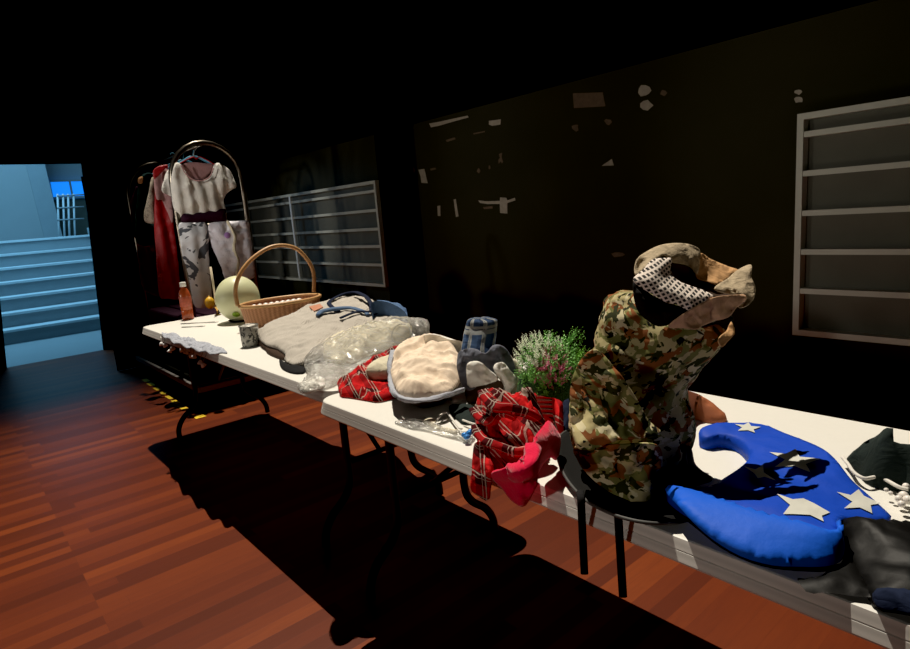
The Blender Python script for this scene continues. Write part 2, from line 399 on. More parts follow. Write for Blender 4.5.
def patch(name,pts,mat,parent=None,step=6.,bulge=0,fold=.01,fs=14,seed=0,th=.004,vert=False,plane=None,uvs=1.0,vfold=0,vfreq=60):
    """free cloth piece: (px,py,D) control points spread over the piece, depth interpolated, folded along the view depth; given real thickness"""
    if plane is not None: pts=[(a,b,(plane-CAM.x)/ray(a,b).x) for a,b in pts]
    B=densify([Vector(p) for p in [(a,b,c*1000) for a,b,c in pts]],step*1.1); B3=np.array([tuple(p) for p in B])
    vs,fc,d,src=fill(B3[:,:2],step); dm=d.min(1); w=1/(d**2+1e-6); z=(w*B3[:,2]).sum(1)/w.sum(1)
    for i,s_ in enumerate(src):
        if 0<=s_<len(B3): z[i]=B3[s_,2]
    z=z/1000; t=np.clip(dm/(dm.max()*.95+1e-9),0,1); z=z-bulge*np.sin(t*PI/2)
    V=[];UV=[]
    for i in range(len(vs)):
        D=z[i]; p=ad(vs[i,0],vs[i,1],D)
        if plane is not None:
            p=ax(vs[i,0],vs[i,1],plane); D=0
            off=bulge*math.sin(t[i]*PI/2)+fold*folds(p,fs,seed)+vfold*math.sin(p.y*vfreq+1.5*noise.noise(Vector((p.y*6,p.z*3,seed))))
            p.x+=off
        else:
            k=fold*folds(p,fs,seed); p=ad(vs[i,0],vs[i,1],D-k)
        V.append(p); UV.append((p.dot(RH)*uvs,p.z*uvs))
    o=mesh(name,V,fc,mat,parent,UV)
    if th: solid(o,th,0)
    return o
def crop(x0,y0,s): return lambda cx,cy: (x0+cx/s,y0+cy/s)
def bvh(o): return BVHTree.FromPolygons([tuple(v.co) for v in o.data.vertices],[tuple(p.vertices) for p in o.data.polygons])
def on(bv,K,x,y,lift,zf):
    px,py=K(x,y); h=bv.ray_cast(CAM,ray(px,py).normalized()); p=h[0] if h[0] is not None else az(px,py,zf)
    return p+Vector((0,0,lift))
def DZ(K,l): return [(*K(x,y),(az(*K(x,y),z)-CAM).dot(fw)) for x,y,z in l]
def DY(K,l,yy): return [(*K(x,y),(ay(*K(x,y),yy)-CAM).dot(fw)) for x,y in l]
C3=crop(120,220,4.055); C4=crop(230,280,4.333); C5=crop(360,300,3.246); C6=crop(540,230,2.164); C7=crop(640,380,2.411)
CH=crop(590,235,4.994); CB=crop(440,300,5.406); CR=crop(460,370,4.636); CS=crop(380,380,7.208); CE=crop(800,400,4.055); CT=crop(170,270,5.6875); CK=crop(140,190,4.638); CG=crop(120,130,5.9); CL=crop(540,340,3.244)
def O(K,lst):
    """(cx,cy,z) -> world; (cx,cy,None,y) -> world at depth row y"""
    out=[]
    for q in lst:
        px,py=K(q[0],q[1]); out.append(az(px,py,q[2]) if q[2] is not None else ay(px,py,q[3]))
    return out

# ================================================================ SETTING
YW=2.8; XD=-8.24
struct(box('floor',(XD-.02,-3.2,-.1),(3.2,YW+.06,0),'floor'))
struct(box('wall_back',(XD-.05,YW,0),(3.2,YW+.12,1.965),'wall'))
struct(box('wall_upper_unlit',(XD-.05,YW-.03,1.945),(3.2,YW+.12,5.2),'black'))        # upper wall coloured black where the light on it ends
dy0,dy1=.405,1.375
pL=ax(0,162,XD); pR=ax(82,165,XD); DH=2.18
bm=bmesh.new()
j0=ax(7,368,XD).y; j1=ax(0,299,XD); j1=j0+(j1.y-j0)*(DH/j1.z); k0=ax(104,350,XD).y; k1=ax(82,165,XD).y
for poly in ([(-3.2,0),(j0,0),(j1,DH),(j1,5.2),(-3.2,5.2)],[(k0,0),(YW,0),(YW,5.2),(k1,5.2),(k1,DH)],[(j1,DH),(k1,DH),(k1,5.2),(j1,5.2)]):
    a=[bm.verts.new((XD,y,z)) for y,z in poly]; b_=[bm.verts.new((XD-.05,y,z)) for y,z in poly]; bm.faces.new(a); bm.faces.new(b_[::-1])
    for i in range(len(a)): bm.faces.new((a[i],b_[i],b_[(i+1)%len(a)],a[(i+1)%len(a)]))
struct(bmobj('wall_left',bm,'black'))
# hallway beyond the doorway
struct(box('trim_2',(-14.4,-1.2,-.1),(XD-.021,2.3,-.001),'hall'))             # hall floor
struct(box('trim_3',(-14.4,-1.2,4.4),(XD-.1,3.2,4.5),'hall'))
struct(box('wall_hall_left',(-14.4,-1.3,-.1),(XD-.1,-1.2,4.5),'hall'))
struct(box('wall_hall_right',(-14.4,3.2,-.1),(XD-.1,3.3,4.5),'hall'))
struct(box('wall_hall_front',(XD-.2,-1.3,-.1),(XD-.1,dy0-.02,4.5),'black'))
struct(box('wall_hall_side',(XD-.2,k1+.12,-.1),(XD-.1,3.3,4.5),'black'))

st=thing('staircase','pale blue-lit staircase climbing away beyond the open doorway','staircase',(-10.2,.9,0))
X0=-10.17; RUN=.30; RISE=.2
for n in range(7):
    s_=box('step',(X0-RUN*(n+1)-.02,-1.1,RISE*n*.98),(X0-RUN*n,2.1,RISE*(n+1)-.035),'step',st)
    box('nosing',(X0-RUN*(n+1),-1.1,RISE*(n+1)-.0349),(X0-RUN*n+.025,2.1,RISE*(n+1)),'nosing',s_,.006)
box('landing',(-14.2,-1.1,0),(X0-RUN*7-.021,3.0,RISE*7-.004),'step',st)
bm=bmesh.new()
vv=[(X0+.1,2.12,.0),(X0+.1,2.12,.12),(X0-RUN*7,2.12,RISE*7+.12),(X0-RUN*7,2.12,.0)]
a=[bm.verts.new(v) for v in vv]; b_=[bm.verts.new((x,y+.05,z)) for x,y,z in vv]
bm.faces.new(a); bm.faces.new(b_[::-1])
for i in range(4): bm.faces.new((a[i],b_[i],b_[(i+1)%4],a[(i+1)%4]))
bmobj('stringer',bm,'step',st)
XL=-13.2
w1=ax(50,200,XL)
struct(box('wall_hall_end',(XL-.1,-1.2,1.4),(XL,w1.y-.03,4.4),'hall'))
t1=ax(45,166,XL); t2=ax(64,240,XL)
bm=bmesh.new()
vv=[(XL+.02,t1.y-.28,4.0),(XL+.02,t1.y,4.0),(XL+.02,t1.y,t1.z),(XL+.02,t2.y,t2.z-.3),(XL+.02,t2.y-.28,t2.z-.3),(XL+.02,t1.y-.28,t1.z)]
vs=[bm.verts.new(v) for v in vv]; bm.faces.new(vs)
r=bmesh.ops.extrude_face_region(bm,geom=bm.faces[:]); 
for v in [g for g in r['geom'] if isinstance(g,bmesh.types.BMVert)]: v.co.x-=.06
struct(bmobj('trim_4',bm,'step'))
# railing on the landing
rl=thing('stair_railing','pale metal stair railing at the top right of the doorway stairs','railing',(-12.9,2.1,1.4))
XR=-12.75
for k,px in enumerate((60,65.5,70.5,76)):
    a=ax(px,241,XR); b_=ax(px-2.5,194,XR); a.z=1.405
    tube('baluster',[a,b_],.016,'nosing',rl)
for py in (196,208,220):
    tube('rail',[ax(57,py,XR+.02),ax(84,py-1.5,XR+.02)],.012,'step',rl)
# far wall of the stairwell with the lit window
struct(box('wall_hall_far',(-14.4,-1.2,1.4),(-14.3,3.2,4.4),'hall'))
c1=ax(54,197,-14.2); c2=ax(86,181,-14.2)
wn=struct(box('window_1',(-14.28,c1.y,c1.z),(-14.22,c2.y+.1,c2.z),'blueglow'))
bm=bmesh.new(); 
addbox(bm,(-14.22,c1.y,c1.z-.04),(-14.18,c2.y+.1,c1.z)); addbox(bm,(-14.22,c1.y,c2.z),(-14.18,c2.y+.1,c2.z+.04)); mid=c1.y+(c2.y-c1.y)*.5
addbox(bm,(-14.22,mid,c1.z),(-14.18,mid+.03,c2.z))
bmobj('window_frame',bm,'step',wn)
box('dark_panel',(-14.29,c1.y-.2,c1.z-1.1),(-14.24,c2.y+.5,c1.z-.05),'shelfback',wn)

# black side curtains flanking the doorway
def curtain(name,x,y0,y1,z1,label,th=.05,fr=40,amp=.02):
    V,Fc=[],[]; n=max(8,int((y1-y0)/.02)); rows=6
    for j in range(rows+1):
        for i in range(n+1):
            y=y0+(y1-y0)*i/n; V.append((x+amp*math.sin(y*fr+.6*math.sin(j))+th*0,y,z1*j/rows+.004))
    for j in range(rows):
        for i in range(n): a=j*(n+1)+i; Fc.append((a,a+1,a+n+2,a+n+1))
    o=mesh(name,V,Fc,'black'); solid(o,.006); return tag(o,label,'curtain')
curtain('stage_curtain',-6.75,1.20,1.72,1.9,'heavy black stage curtain hanging between the doorway and the clothes trolley',amp=.012)

# scars, tape and chips on the wall
CWm=crop(380,90,4.6375); CW2=crop(560,60,2.163)
def scar(K,poly,mat,label,cat='paint scar',name='paint_scar'):
    P=[ay(*K(*q),YW-.002) for q in poly]; n=len(P)
    V=[p+Vector((0,0,0)) for p in P]+[p+Vector((0,.003,0)) for p in P]
    Fc=[tuple(range(n)),tuple(range(n,2*n))[::-1]]+[(i,(i+1)%n,n+(i+1)%n,n+i) for i in range(n)]
    o=mesh(name,V,Fc,mat,smooth=False); return tag(o,label,cat)
def rag(x0,y0,x1,y1,n=9,j=.25):
    r_=random.Random(int(x0*31+y0)); out=[]
    for k in range(n):
        a=2*PI*k/n; q=1-j*r_.random()*1.6; out.append(((x0+x1)/2+(x1-x0)/2*math.cos(a)*q,(y0+y1)/2+(y1-y0)/2*math.sin(a)*q))
    return out
scar(CWm,[(228,155),(262,150),(330,135),(405,119),(410,127),(340,146),(275,165),(236,173)],'chip','long slanting pale tape strip along the top of the black wall','tape','tape_strip')
scar(CWm,[(505,143),(530,140),(560,136),(558,160),(520,166),(505,160)],'chip','pale ragged patch right of the long tape strip on the black wall')
scar(CWm,[(305,232),(345,220),(350,228),(310,241)],'chipdim','small dull strip just below the long slanting tape strip')
scar(CWm,[(432,200),(485,190),(485,195),(434,206)],'chipdim','thin dark red scratch below the pale ragged patch')
scar(CWm,rag(136,355,168,392),'chipdim','dull round chip above the left light chip of the pair')
scar(CWm,rag(124,398,160,436),'chip','left one of two pale chips side by side on the black wall')
scar(CWm,[(178,370),(205,366),(212,395),(220,432),(192,430),(188,400)],'chip','right one of two pale chips side by side on the black wall')
scar(CWm,[(232,365),(255,360),(260,368),(235,373)],'chipdim','tiny dash right of the two pale chips')
scar(CWm,[(102,270),(107,270),(108,430),(103,430)],'chipdim','thin vertical crack at the left end of the marked wall')
scar(CWm,[(266,538),(279,536),(280,584),(268,584)],'chip','short vertical tape strip low on the black wall','tape','tape_strip')
scar(CWm,[(341,508),(351,506),(364,586),(352,589)],'chip','longer leaning tape strip beside the short vertical one','tape','tape_strip')
scar(CWm,[(455,512),(490,516),(530,515),(556,514),(557,498),(585,500),(590,512),(625,500),(627,512),(590,524),(590,573),(557,570),(555,528),(500,529),(465,524)],'chip','pale cross shaped tape remnant in the middle of the wall','tape','tape_strip')
scar(CWm,[(478,543),(522,538),(522,549),(482,553)],'chipdim','dull dash below the arm of the cross shaped tape')
scar(CWm,rag(545,285,575,350,11,.5),'chipdim','brownish flaked chip above the cross shaped tape')
scar(CWm,rag(448,360,466,390),'chipdim','small pale speck left of the flaked chip')
scar(CWm,rag(502,345,512,372),'chipdim','narrow speck just left of the flaked chip')
scar(CW2,rag(165,50,200,82),'chip','upper pale chip of the pair above the camouflage heap')
scar(CW2,rag(172,86,202,110),'chip','lower pale chip of the pair above the camouflage heap')
scar(CW2,rag(216,62,232,80),'chipdim','faint speck right of the chip pair above the camouflage heap')
scar(CW2,[(28,72),(92,70),(98,100),(30,104)],'chipdim','faint brown rectangle high on the wall left of the chip pair')
scar(CW2,rag(95,126,112,142),'chipdim','faint small chip below the brown rectangle')
scar(CW2,rag(24,136,42,156),'chipdim','faint chip below the left end of the brown rectangle')
scar(CW2,[(90,229),(112,214),(116,228)],'chip','small pale triangular chip on the wall above the fern')
scar(CW2,rag(506,62,524,76),'chip','pale fleck just above the right shelf corner')
scar(CW2,rag(504,78,527,94),'chip','larger pale fleck touching above the right shelf frame')
scar(CW2,rag(108,414,142,428),'chipdim','faint smear on the wall left of the camouflage heap')

# wall shelves
def shelf(name,label,xa,xb,z0,z1,nb,divs=(),tilt=0):
    t=thing(name,label,'shelf',((xa+xb)/2,YW-.1,z0)); D=.07; y0,y1=YW-D,YW-.001
    bm=bmesh.new(); w=.024
    addbox(bm,(xa,y0-.004,z0),(xa+w,y1,z1)); addbox(bm,(xb-w,y0-.004,z0),(xb,y1,z1)); addbox(bm,(xa+w,y0-.004,z1-w),(xb-w,y1,z1)); addbox(bm,(xa+w,y0-.004,z0),(xb-w,y1,z0+w))
    bmobj('frame',bm,'shelf',t)
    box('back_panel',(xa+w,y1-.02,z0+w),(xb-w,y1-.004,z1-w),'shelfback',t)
    for z in nb:
        box('board',(xa+w+.0005,y0,z-.011),(xb-w-.0005,y1-.021,z+.011),'shelf',t)
    for x in divs: box('divider',(x-.012,y0-.012,z0+w),(x+.012,y0-.0045,z1-w),'nosing',t)
    return t
a=ay(793,115,YW-.07); b_=ay(797,335,YW-.07)
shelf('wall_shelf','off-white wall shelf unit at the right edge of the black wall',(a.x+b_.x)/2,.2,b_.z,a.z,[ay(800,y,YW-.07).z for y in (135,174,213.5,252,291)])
a=ay(377,180,YW-.07); b_=ay(384,287,YW-.07); dv=ay(295,235,YW-.07)
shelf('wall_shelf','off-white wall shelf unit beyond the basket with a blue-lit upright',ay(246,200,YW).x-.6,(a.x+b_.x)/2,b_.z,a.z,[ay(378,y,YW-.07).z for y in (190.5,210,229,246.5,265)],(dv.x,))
# dark upright post right of the far shelf
box_=box('wall_post',(ay(379,200,YW-.2).x+.02,YW-.2,0),(ay(392,200,YW-.2).x+.02,YW-.001,1.98),'black'); tag(box_,'dark square post right of the far shelf unit','post')

# ================================================================ TABLES
def roundrect(x0,y0,x1,y1,r,n=6):
    P=[]
    for cx,cy,a0 in((x1-r,y1-r,0),(x0+r,y1-r,90),(x0+r,y0+r,180),(x1-r,y0+r,270)):
        for k in range(n+1): a=math.radians(a0+90*k/n); P.append((cx+r*math.cos(a),cy+r*math.sin(a)))
    return P
def table(label,x0,x1,y0,frames,r=.075):
    y1=y0+.76; t=thing('folding_table',label,'table',((x0+x1)/2,(y0+y1)/2,0),'folding tables end to end')
    prof=[(.015,TZ),(.012,TZ-.0015),(.006,TZ-.019),(.0072,TZ-.020),(.0052,TZ-.0215),(.0,TZ-.037),(.002,TZ-.041),(.03,TZ-.042)]
    V,Fc=[],[]
    for ins,z in prof: V+= [(x,y,z) for x,y in roundrect(x0+ins,y0+ins,x1-ins,y1-ins,max(.01,r-ins))]
    n=len(V)//len(prof)
    for k in range(len(prof)-1):
        for i in range(n): Fc.append((k*n+i,(k+1)*n+i,(k+1)*n+(i+1)%n,k*n+(i+1)%n))
    Fc.append(tuple(range(n))); Fc.append(tuple((len(prof)-1)*n+i for i in range(n))[::-1])
    o=mesh('tabletop',V,Fc,'table',t,smooth=False); o.data.materials.append(M['edge'])
    for p in o.data.polygons:
        if abs(p.normal.z)<.9: p.material_index=1
    # shift the profile so the outer rim slopes outward a little
    ya,yb=y0+.22,y1-.22
    for fx in frames:
        fr=thing_part('leg_frame',t,(fx,(ya+yb)/2,0))
        R_=.016
        for yy,sgn in((ya,-1),(yb,1)):
            path=spline([(fx,yy,TZ-.05),(fx,yy,.42),(fx,yy,.26),(fx,yy+sgn*.03,.19),(fx,yy+sgn*.10,.13),(fx,yy+sgn*.135,.07),(fx,yy+sgn*.14,.015)],6)
            tube('leg',path,R_,'blackmetal',fr)
        tube('crossbar',[(fx,ya,.33),(fx,yb,.33)],.011,'blackmetal',fr)
        tube('crossbar',[(fx,y0+.06,TZ-.06),(fx,y1-.06,TZ-.06)],.012,'blackmetal',fr)
        d=1 if fx<(x0+x1)/2 else -1
        tubes('brace',[([(fx,(ya+yb)/2,.33),(fx+d*.45,(ya+yb)/2,TZ-.055)],.010)],'blackmetal',fr)
    return t
def thing_part(name,parent,loc):
    # a mesh hub that carries the legs of one frame
    bm=bmesh.new(); addbox(bm,(loc[0]-.02,loc[1]-.08,TZ-.062),(loc[0]+.02,loc[1]+.08,TZ-.0485)); o=bmobj(name,bm,'blackmetal',parent); 
    return o
def fix_sub(o): pass
# children of a mesh part: parent inverse must cancel the thing's offset

def finish(o,mat,parent=None,smooth=True):
    if isinstance(mat,str): mat=M[mat]
    if mat and not o.data.materials: o.data.materials.append(mat)
    if smooth:
        for p in o.data.polygons: p.use_smooth=True
    if parent is not None:
        o.parent=parent
        if parent.parent is None: o.matrix_parent_inverse=Matrix.Translation(-Vector(parent.location))
        else: o.matrix_parent_inverse=Matrix.Identity(4)
    return o
XJ=-1.798
table('far white folding table carrying the basket, bottle and grey bag',-4.27,-1.7985,Y1,(-4.07,-2.13))
table('near white folding table carrying the camouflage heap and starry blue cape',XJ,1.0,YE,(-1.70,.45))

# ================================================================ CLOTHES TROLLEY
tr=thing('luggage_trolley','tall arched metal luggage trolley used as a clothes rail behind the far table','trolley',(-5.4,1.7,0))
XA,XB=-4.85,-6.15; yL,yR=1.44,1.97
def arch(x,ztop=1.965):
    s=.27; c=(yL+yR)/2; h=(yR-yL)/2
    P=[Vector((x,yL,.24)),Vector((x,yL,1.2)),Vector((x,yL,ztop-h*1.05))]
    for k in range(1,12): a=PI-PI*k/12; P.append(Vector((x,c+h*math.cos(a),ztop-h*1.05+h*1.05*math.sin(a))))
    P+=[Vector((x,yR,ztop-h*1.05)),Vector((x,yR,1.2)),Vector((x,yR,.24))]; return P
tube('arch',arch(XA),.021,'chrome',tr); tube('arch',arch(XB,1.95),.019,'chrome',tr)
cy=(yL+yR)/2
tube('top_rail',[(XA,cy,1.955),(XB,cy,1.94)],.013,'chrome',tr)
tube('towel_bar',[(XA,yL,1.355),(XA,yR,1.355)],.009,'chrome',tr)
box('deck',(XB-.18,yL-.12,.13),(XA+.30,yR+.14,.23),'black',tr,.02)
bm=bmesh.new()
for (a,b_) in (((XB-.20,yL-.145,.15),(XA+.32,yL-.121,.19)),((XA+.301,yL-.12,.15),(XA+.325,yR+.14,.19))): addbox(bm,a,b_)
bmobj('bumper',bm,'greybar',tr)
for x in(XB-.05,XA+.18):
    for y in(yL-.02,yR+.04):
        tube('wheel',[(x,y-.018,.062),(x,y+.018,.062)],.06,'blackmetal',tr,seg=20)
for i,(px,py) in enumerate(((146,380.5),(151,384.5),(157.5,389),(163.5,393),(170,397.5),(176,402),(182.5,407.5))):
    p=az(px,py,.0); o=box('hazard_mark',(p.x-.065,p.y-.022,.001),(p.x+.065,p.y+.022,.003),'yellow')
    tag(o,['yellow floor tape mark nearest the doorway curtain','second yellow floor tape mark from the curtain','third yellow floor tape mark from the curtain','middle yellow floor tape mark beside the trolley','third yellow floor tape mark from the table leg','second yellow floor tape mark left of the table leg','yellow floor tape mark just left of the table leg'][i],'tape mark','yellow tape marks on the floor')
p=az(199,416.5,.0); tag(box('hazard_mark',(p.x-.05,p.y-.035,.001),(p.x+.05,p.y+.035,.003),'yellow'),'larger yellow floor tape mark right of the bent table leg','tape mark','yellow tape marks on the floor')
# storage box of dark fabric on the trolley
bx=thing('storage_crate','dark maroon and purple storage crate standing on the trolley deck','crate',(-5.2,1.7,.23))
box('crate_body',(-6.0,1.40,.235),(-4.72,2.0,.66),'purple',bx,.02)
box('end_panel',(-4.7195,1.42,.25),(-4.70,1.98,.64),'maroon',bx,.004)

# --- garments on the trolley
def P2(K,l): return [K(*q) for q in l]
XS=XA+.045
bl=thing('blouse','white short-sleeved blouse with a wide black sash hanging at the front of the trolley','blouse',ax(200,190,XS+.02))
patch('blouse_body',P2(CG,[(322,200),(350,195),(375,235),(405,270),(440,295),(490,298),(530,275),(550,235),(560,198),(605,200),(640,235),(665,280),(688,330),(655,355),(625,385),(612,420),(620,470),(610,500),(480,515),(370,520),(345,495),(322,470),(310,420),(300,330),(306,250)]),'white',bl,step=2.2,plane=XS,bulge=.035,fold=.018,fs=9,vfold=.010,vfreq=75,th=.004)
patch('sash',P2(CG,[(368,500),(440,492),(540,478),(616,466),(622,500),(618,536),(520,540),(430,546),(366,542)]),'purple',bl,step=2.5,plane=XS+.012,bulge=.04,fold=.008,th=.004)
tube('neck_trim',spline([ax(*CG(*q),XS+.035) for q in((360,205),(385,255),(430,293),(485,298),(530,275),(552,225))],5),.004,'pinkish',bl)
patch('blouse_back',P2(CG,[(365,205),(420,190),(490,195),(550,205),(535,250),(490,290),(430,285),(390,250)]),'pinkish',bl,step=2.5,plane=XS-.02,bulge=.0,fold=.006,th=.003)
hg=tube('clothes_hanger',spline([ax(*CG(*q),XS-.01) for q in((340,205),(385,180),(430,160),(450,170),(470,158),(510,175),(560,205))],5)+[],.005,'red')
tag(hg,'red clothes hanger inside the white blouse','hanger')
tube('hook',spline([ax(*CG(*q),XS-.01) for q in((440,162),(435,140),(450,110),(470,95))],4),.003,'steel',hg)
# white printed garment and film-covered garment over the towel bar
o=patch('printed_shirt',P2(CK,[(182,158),(215,152),(260,150),(305,152),(318,180),(318,260),(320,350),(328,430),(330,520),(300,545),(262,545),(245,510),(235,440),(215,360),(195,300),(185,230)]),'inkshirt',None,step=2.2,plane=XS+.01,bulge=.03,fold=.02,fs=8,vfold=.008)
tag(o,'white shirt with a black splash print draped over the trolley bar, left','shirt')
bg=thing('garment_bag','lilac-white film-covered garment folded over the trolley bar, right, with gold cord','garment',ax(235,250,XS+.02))
patch('film_cover',P2(CK,[(318,160),(370,148),(440,145),(500,146),(512,200),(520,260),(528,340),(530,400),(500,415),(460,420),(440,425),(400,420),(375,360),(350,300),(325,230)]),'ltwhite',bg,step=2.2,plane=XS+.015,bulge=.03,fold=.028,fs=13,vfold=.004)
tube('gold_cord',spline([ax(*CK(*q),XS+.06) for q in((405,142),(425,180),(440,220),(436,270),(455,330),(448,390),(470,420))],6),.010,'ivory',bg,wob=.4,wf=60)
lathe('badge',[(0.001,-.004),(.022,-.003),(.024,0),(.022,.003),(.001,.004)],ax(*CK(405,210),XS+.055),plain('lilac badge',(.45,.25,.6),.4),bg,rot=Matrix.Rotation(PI/2,3,'Y'))
# side garments hanging along the top rail
def gar(name,pts,x,mat,label,cat,th=.03,**kw):
    o=patch(name,P2(CG,pts) if not isinstance(pts[0],tuple) or kw.get('K') is None else P2(kw.pop('K'),pts),mat,None,step=2.4,plane=x,fold=.02,fs=7,vfold=.012,th=th,bulge=.02)
    return tag(o,label,cat)
C1=crop(0,120,3.246)
def gar1(name,pts,x,mat,label,cat,th=.02): 
    o=patch(name,P2(C1,pts),mat,None,step=2.4,plane=x,fold=.02,fs=7,vfold=.014,th=.008,bulge=.01); return tag(o,label,cat)
gar1('red_dress',[(512,175),(535,150),(548,165),(552,230),(560,330),(572,420),(580,500),(584,575),(545,580),(517,572),(512,500),(505,400),(500,300),(502,220)],-5.15,'red','long bright red dress hanging behind the left trolley post','dress')
gar1('pink_top',[(498,185),(515,165),(535,158),(548,170),(555,200),(560,330),(545,300),(528,262),(505,255)],-5.10,'pinkish','dusty mauve top with red collar beside the red dress','top')
patch('collar',P2(C1,[(497,165),(515,150),(545,146),(530,165),(510,185),(500,190)]),M['red'],bpy.data.objects['pink_top'],step=2.,plane=-5.05,fold=.004,th=.006)
gar1('white_sleeved_top',[(545,165),(556,160),(560,200),(562,245),(545,242),(528,235),(524,220),(535,190)],-5.0,'white','white sleeve showing just left of the trolley post','top')
gar1('lace_blouse',[(487,205),(498,185),(503,230),(505,300),(502,335),(470,325),(475,270),(482,230)],-5.3,'lacecloth','cream lace garment hanging left of the mauve top','top')
gar1('teal_jacket',[(452,190),(475,172),(492,180),(485,240),(470,320),(500,340),(500,400),(445,400),(440,330),(445,250)],-5.5,'darkgreen','dark teal jacket hanging left of the lace garment','jacket')
gar1('orange_top',[(449,190),(459,184),(462,196),(460,206),(450,205)],-5.42,'tan','small orange collar peeking over the dark teal jacket','top')
gar1('dark_red_skirt',[(450,395),(505,395),(515,450),(518,540),(560,578),(500,570),(460,540),(450,470)],-5.6,'maroon','dark maroon skirt hanging below the teal jacket','skirt')
gar1('mauve_coat',[(428,260),(445,215),(450,300),(445,380),(430,360)],-5.7,'purple','dark purple coat at the far left of the trolley rail','coat')
for i,(x,m_,l) in enumerate(((-5.1,'blue','blue plastic clothes hanger hooked nearest the front arch'),(-5.35,'teal','blue clothes hanger hooked second from the front arch'),(-5.6,'dark','grey-blue clothes hanger hooked farthest from the front arch'))):
    hm=M.get('hangblue') or plain('sky blue plastic',(.12,.38,.55),.3); M['hangblue']=hm
    o=tube('clothes_hanger',spline([(x,cy-.2,1.80),(x,cy-.1,1.85),(x,cy,1.895),(x,cy+.1,1.85),(x,cy+.2,1.80)],5),.008,hm); tag(o,l,'hanger','blue hangers on the trolley rail')
    tube('hook',spline([(x,cy,1.895),(x,cy+.01,1.935),(x,cy+.02,1.965),(x,cy,1.980),(x,cy-.02,1.968)],5),.004,hm,o)

# ================================================================ ITEMS ON THE FAR TABLE
# bottle
bp=az(*CT(105,280),TZ)
bt=thing('drink_bottle','small orange-red drink bottle with white cap at the far table corner','bottle',bp+Vector((0,0,.0005)))
S=.30/.30
KZ=1.2
lathe('bottle_body',[(r*1.04,z*1.2) for r,z in [(.001,.001),(.034,.001),(.036,.006),(.036,.05),(.034,.055),(.036,.06),(.036,.13),(.030,.155),(.018,.175),(.016,.182)]],bp,'tea',bt)
lathe('bottle_label',[(r*1.04,z*1.2) for r,z in [(.0365,.075),(.0370,.076),(.0370,.128),(.0365,.129)]],bp,'label',bt)
lathe('cap',[(r*1.04,z*1.2) for r,z in [(.019,.1825),(.019,.205),(.017,.208),(.001,.208)]],bp,'capwhite',bt)
# melon
mp_=az(*CT(350,305),TZ); D=(mp_-CAM).dot(fw)
rm=.5*(128/5.6875*2)/F*D
ml=thing('melon','large pale yellow-green melon behind the wicker basket handle','melon',mp_)
mc=Vector((mp_.x,mp_.y,TZ))+FH*rm*.55+Vector((0,0,rm*1.02+.002))+RH*.034
lathe('melon_body',[(.001,-rm*1.02)]+[(rm*.96*math.cos(a),rm*1.02*math.sin(a)) for a in np.linspace(-PI/2+.1,PI/2-.06,22)]+[(.001,rm*1.018)],mc,'melon',ml,seg=40)
q=ad(*CT(374,272),(mc-CAM).dot(fw)-rm*.80); dn=(q-mc).normalized(); q=mc+dn*rm*.995
lathe('sticker',[(.001,0),(.022,0),(.022,.0015),(.001,.002)],q,'sticker',ml,rot=dn.to_track_quat('Z','Y').to_matrix())
lathe('melon_base_shadow',[(.001,0),(.06,0),(.075,.012),(.072,.013),(.058,.004),(.001,.004)],(mc.x,mc.y,TZ+.001),'blackcloth',ml)  # dark dish added as the shadow at the melon's base
# yellow gourd and candlestick
for i,(c,rr,l) in enumerate(((CT(228,180),.036,'lower yellow gourd behind the candlestick'),(CT(278,125),.034,'upper yellow gourd touching the pale melon'))):
    w_=az(c[0],c[1]+7,TZ) if i==0 else None
    if i==0:
        g0=az(*CT(232,222),TZ); cpt=Vector((g0.x,g0.y,TZ))+Vector((0,0,rr*1.25+.001))
        c0=cpt
    else:
        rr=.052; cpt=c0+RH*.05+FH*.16; cpt.z=TZ+.001+rr*1.25
    prof=[(.001,-rr*1.25)]+[(rr*math.cos(a)*(1),rr*1.25*math.sin(a)) for a in np.linspace(-1.4,1.35,14)]+[(.006,rr*1.28),(.004,rr*1.5),(.001,rr*1.5)]
    o=lathe('yellow_gourd',prof,cpt,'lemon',None,seg=20); tag(o,l,'gourd')
cb=az(*CT(256,258),TZ)
cs=thing('candlestick','slim ivory candle in a small gold holder left of the melon','candlestick',cb)
cb=cb+RH*.02; lathe('holder',[(.001,.001),(.020,.001),(.022,.004),(.007,.010),(.006,.04),(.016,.055),(.018,.066),(.010,.068),(.001,.068)],cb,'brass',cs)
tc=CT(246,0); top=ad(CT(246,0)[0],266,(cb-CAM).dot(fw))
tube('candle',[cb+Vector((0,0,.066)),Vector((cb.x,cb.y,top.z))],.0075,'wax',cs)
# table knife and fork
for (a,b_,l,nm) in ((CT(60,305),CT(275,294),'dull steel knife lying in front of the orange bottle','table_knife'),(CT(65,325),CT(200,318),'dull steel fork lying nearest the table end','table_fork')):
    A=az(*a,TZ+.004); B=az(*b_,TZ+.004); o=tube(nm,[A.lerp(B,t) for t in(0,.05,.35,.5,.9,1)],[.004,.007,.006,.004,.007,.003],'steel',flat=.35); tag(o,l,'cutlery')
# basket
bL=az(*CT(400,320),TZ); 
A=ad(*CT(400,212),3.99-0); 
ctr=az(*CT(610,290),TZ)
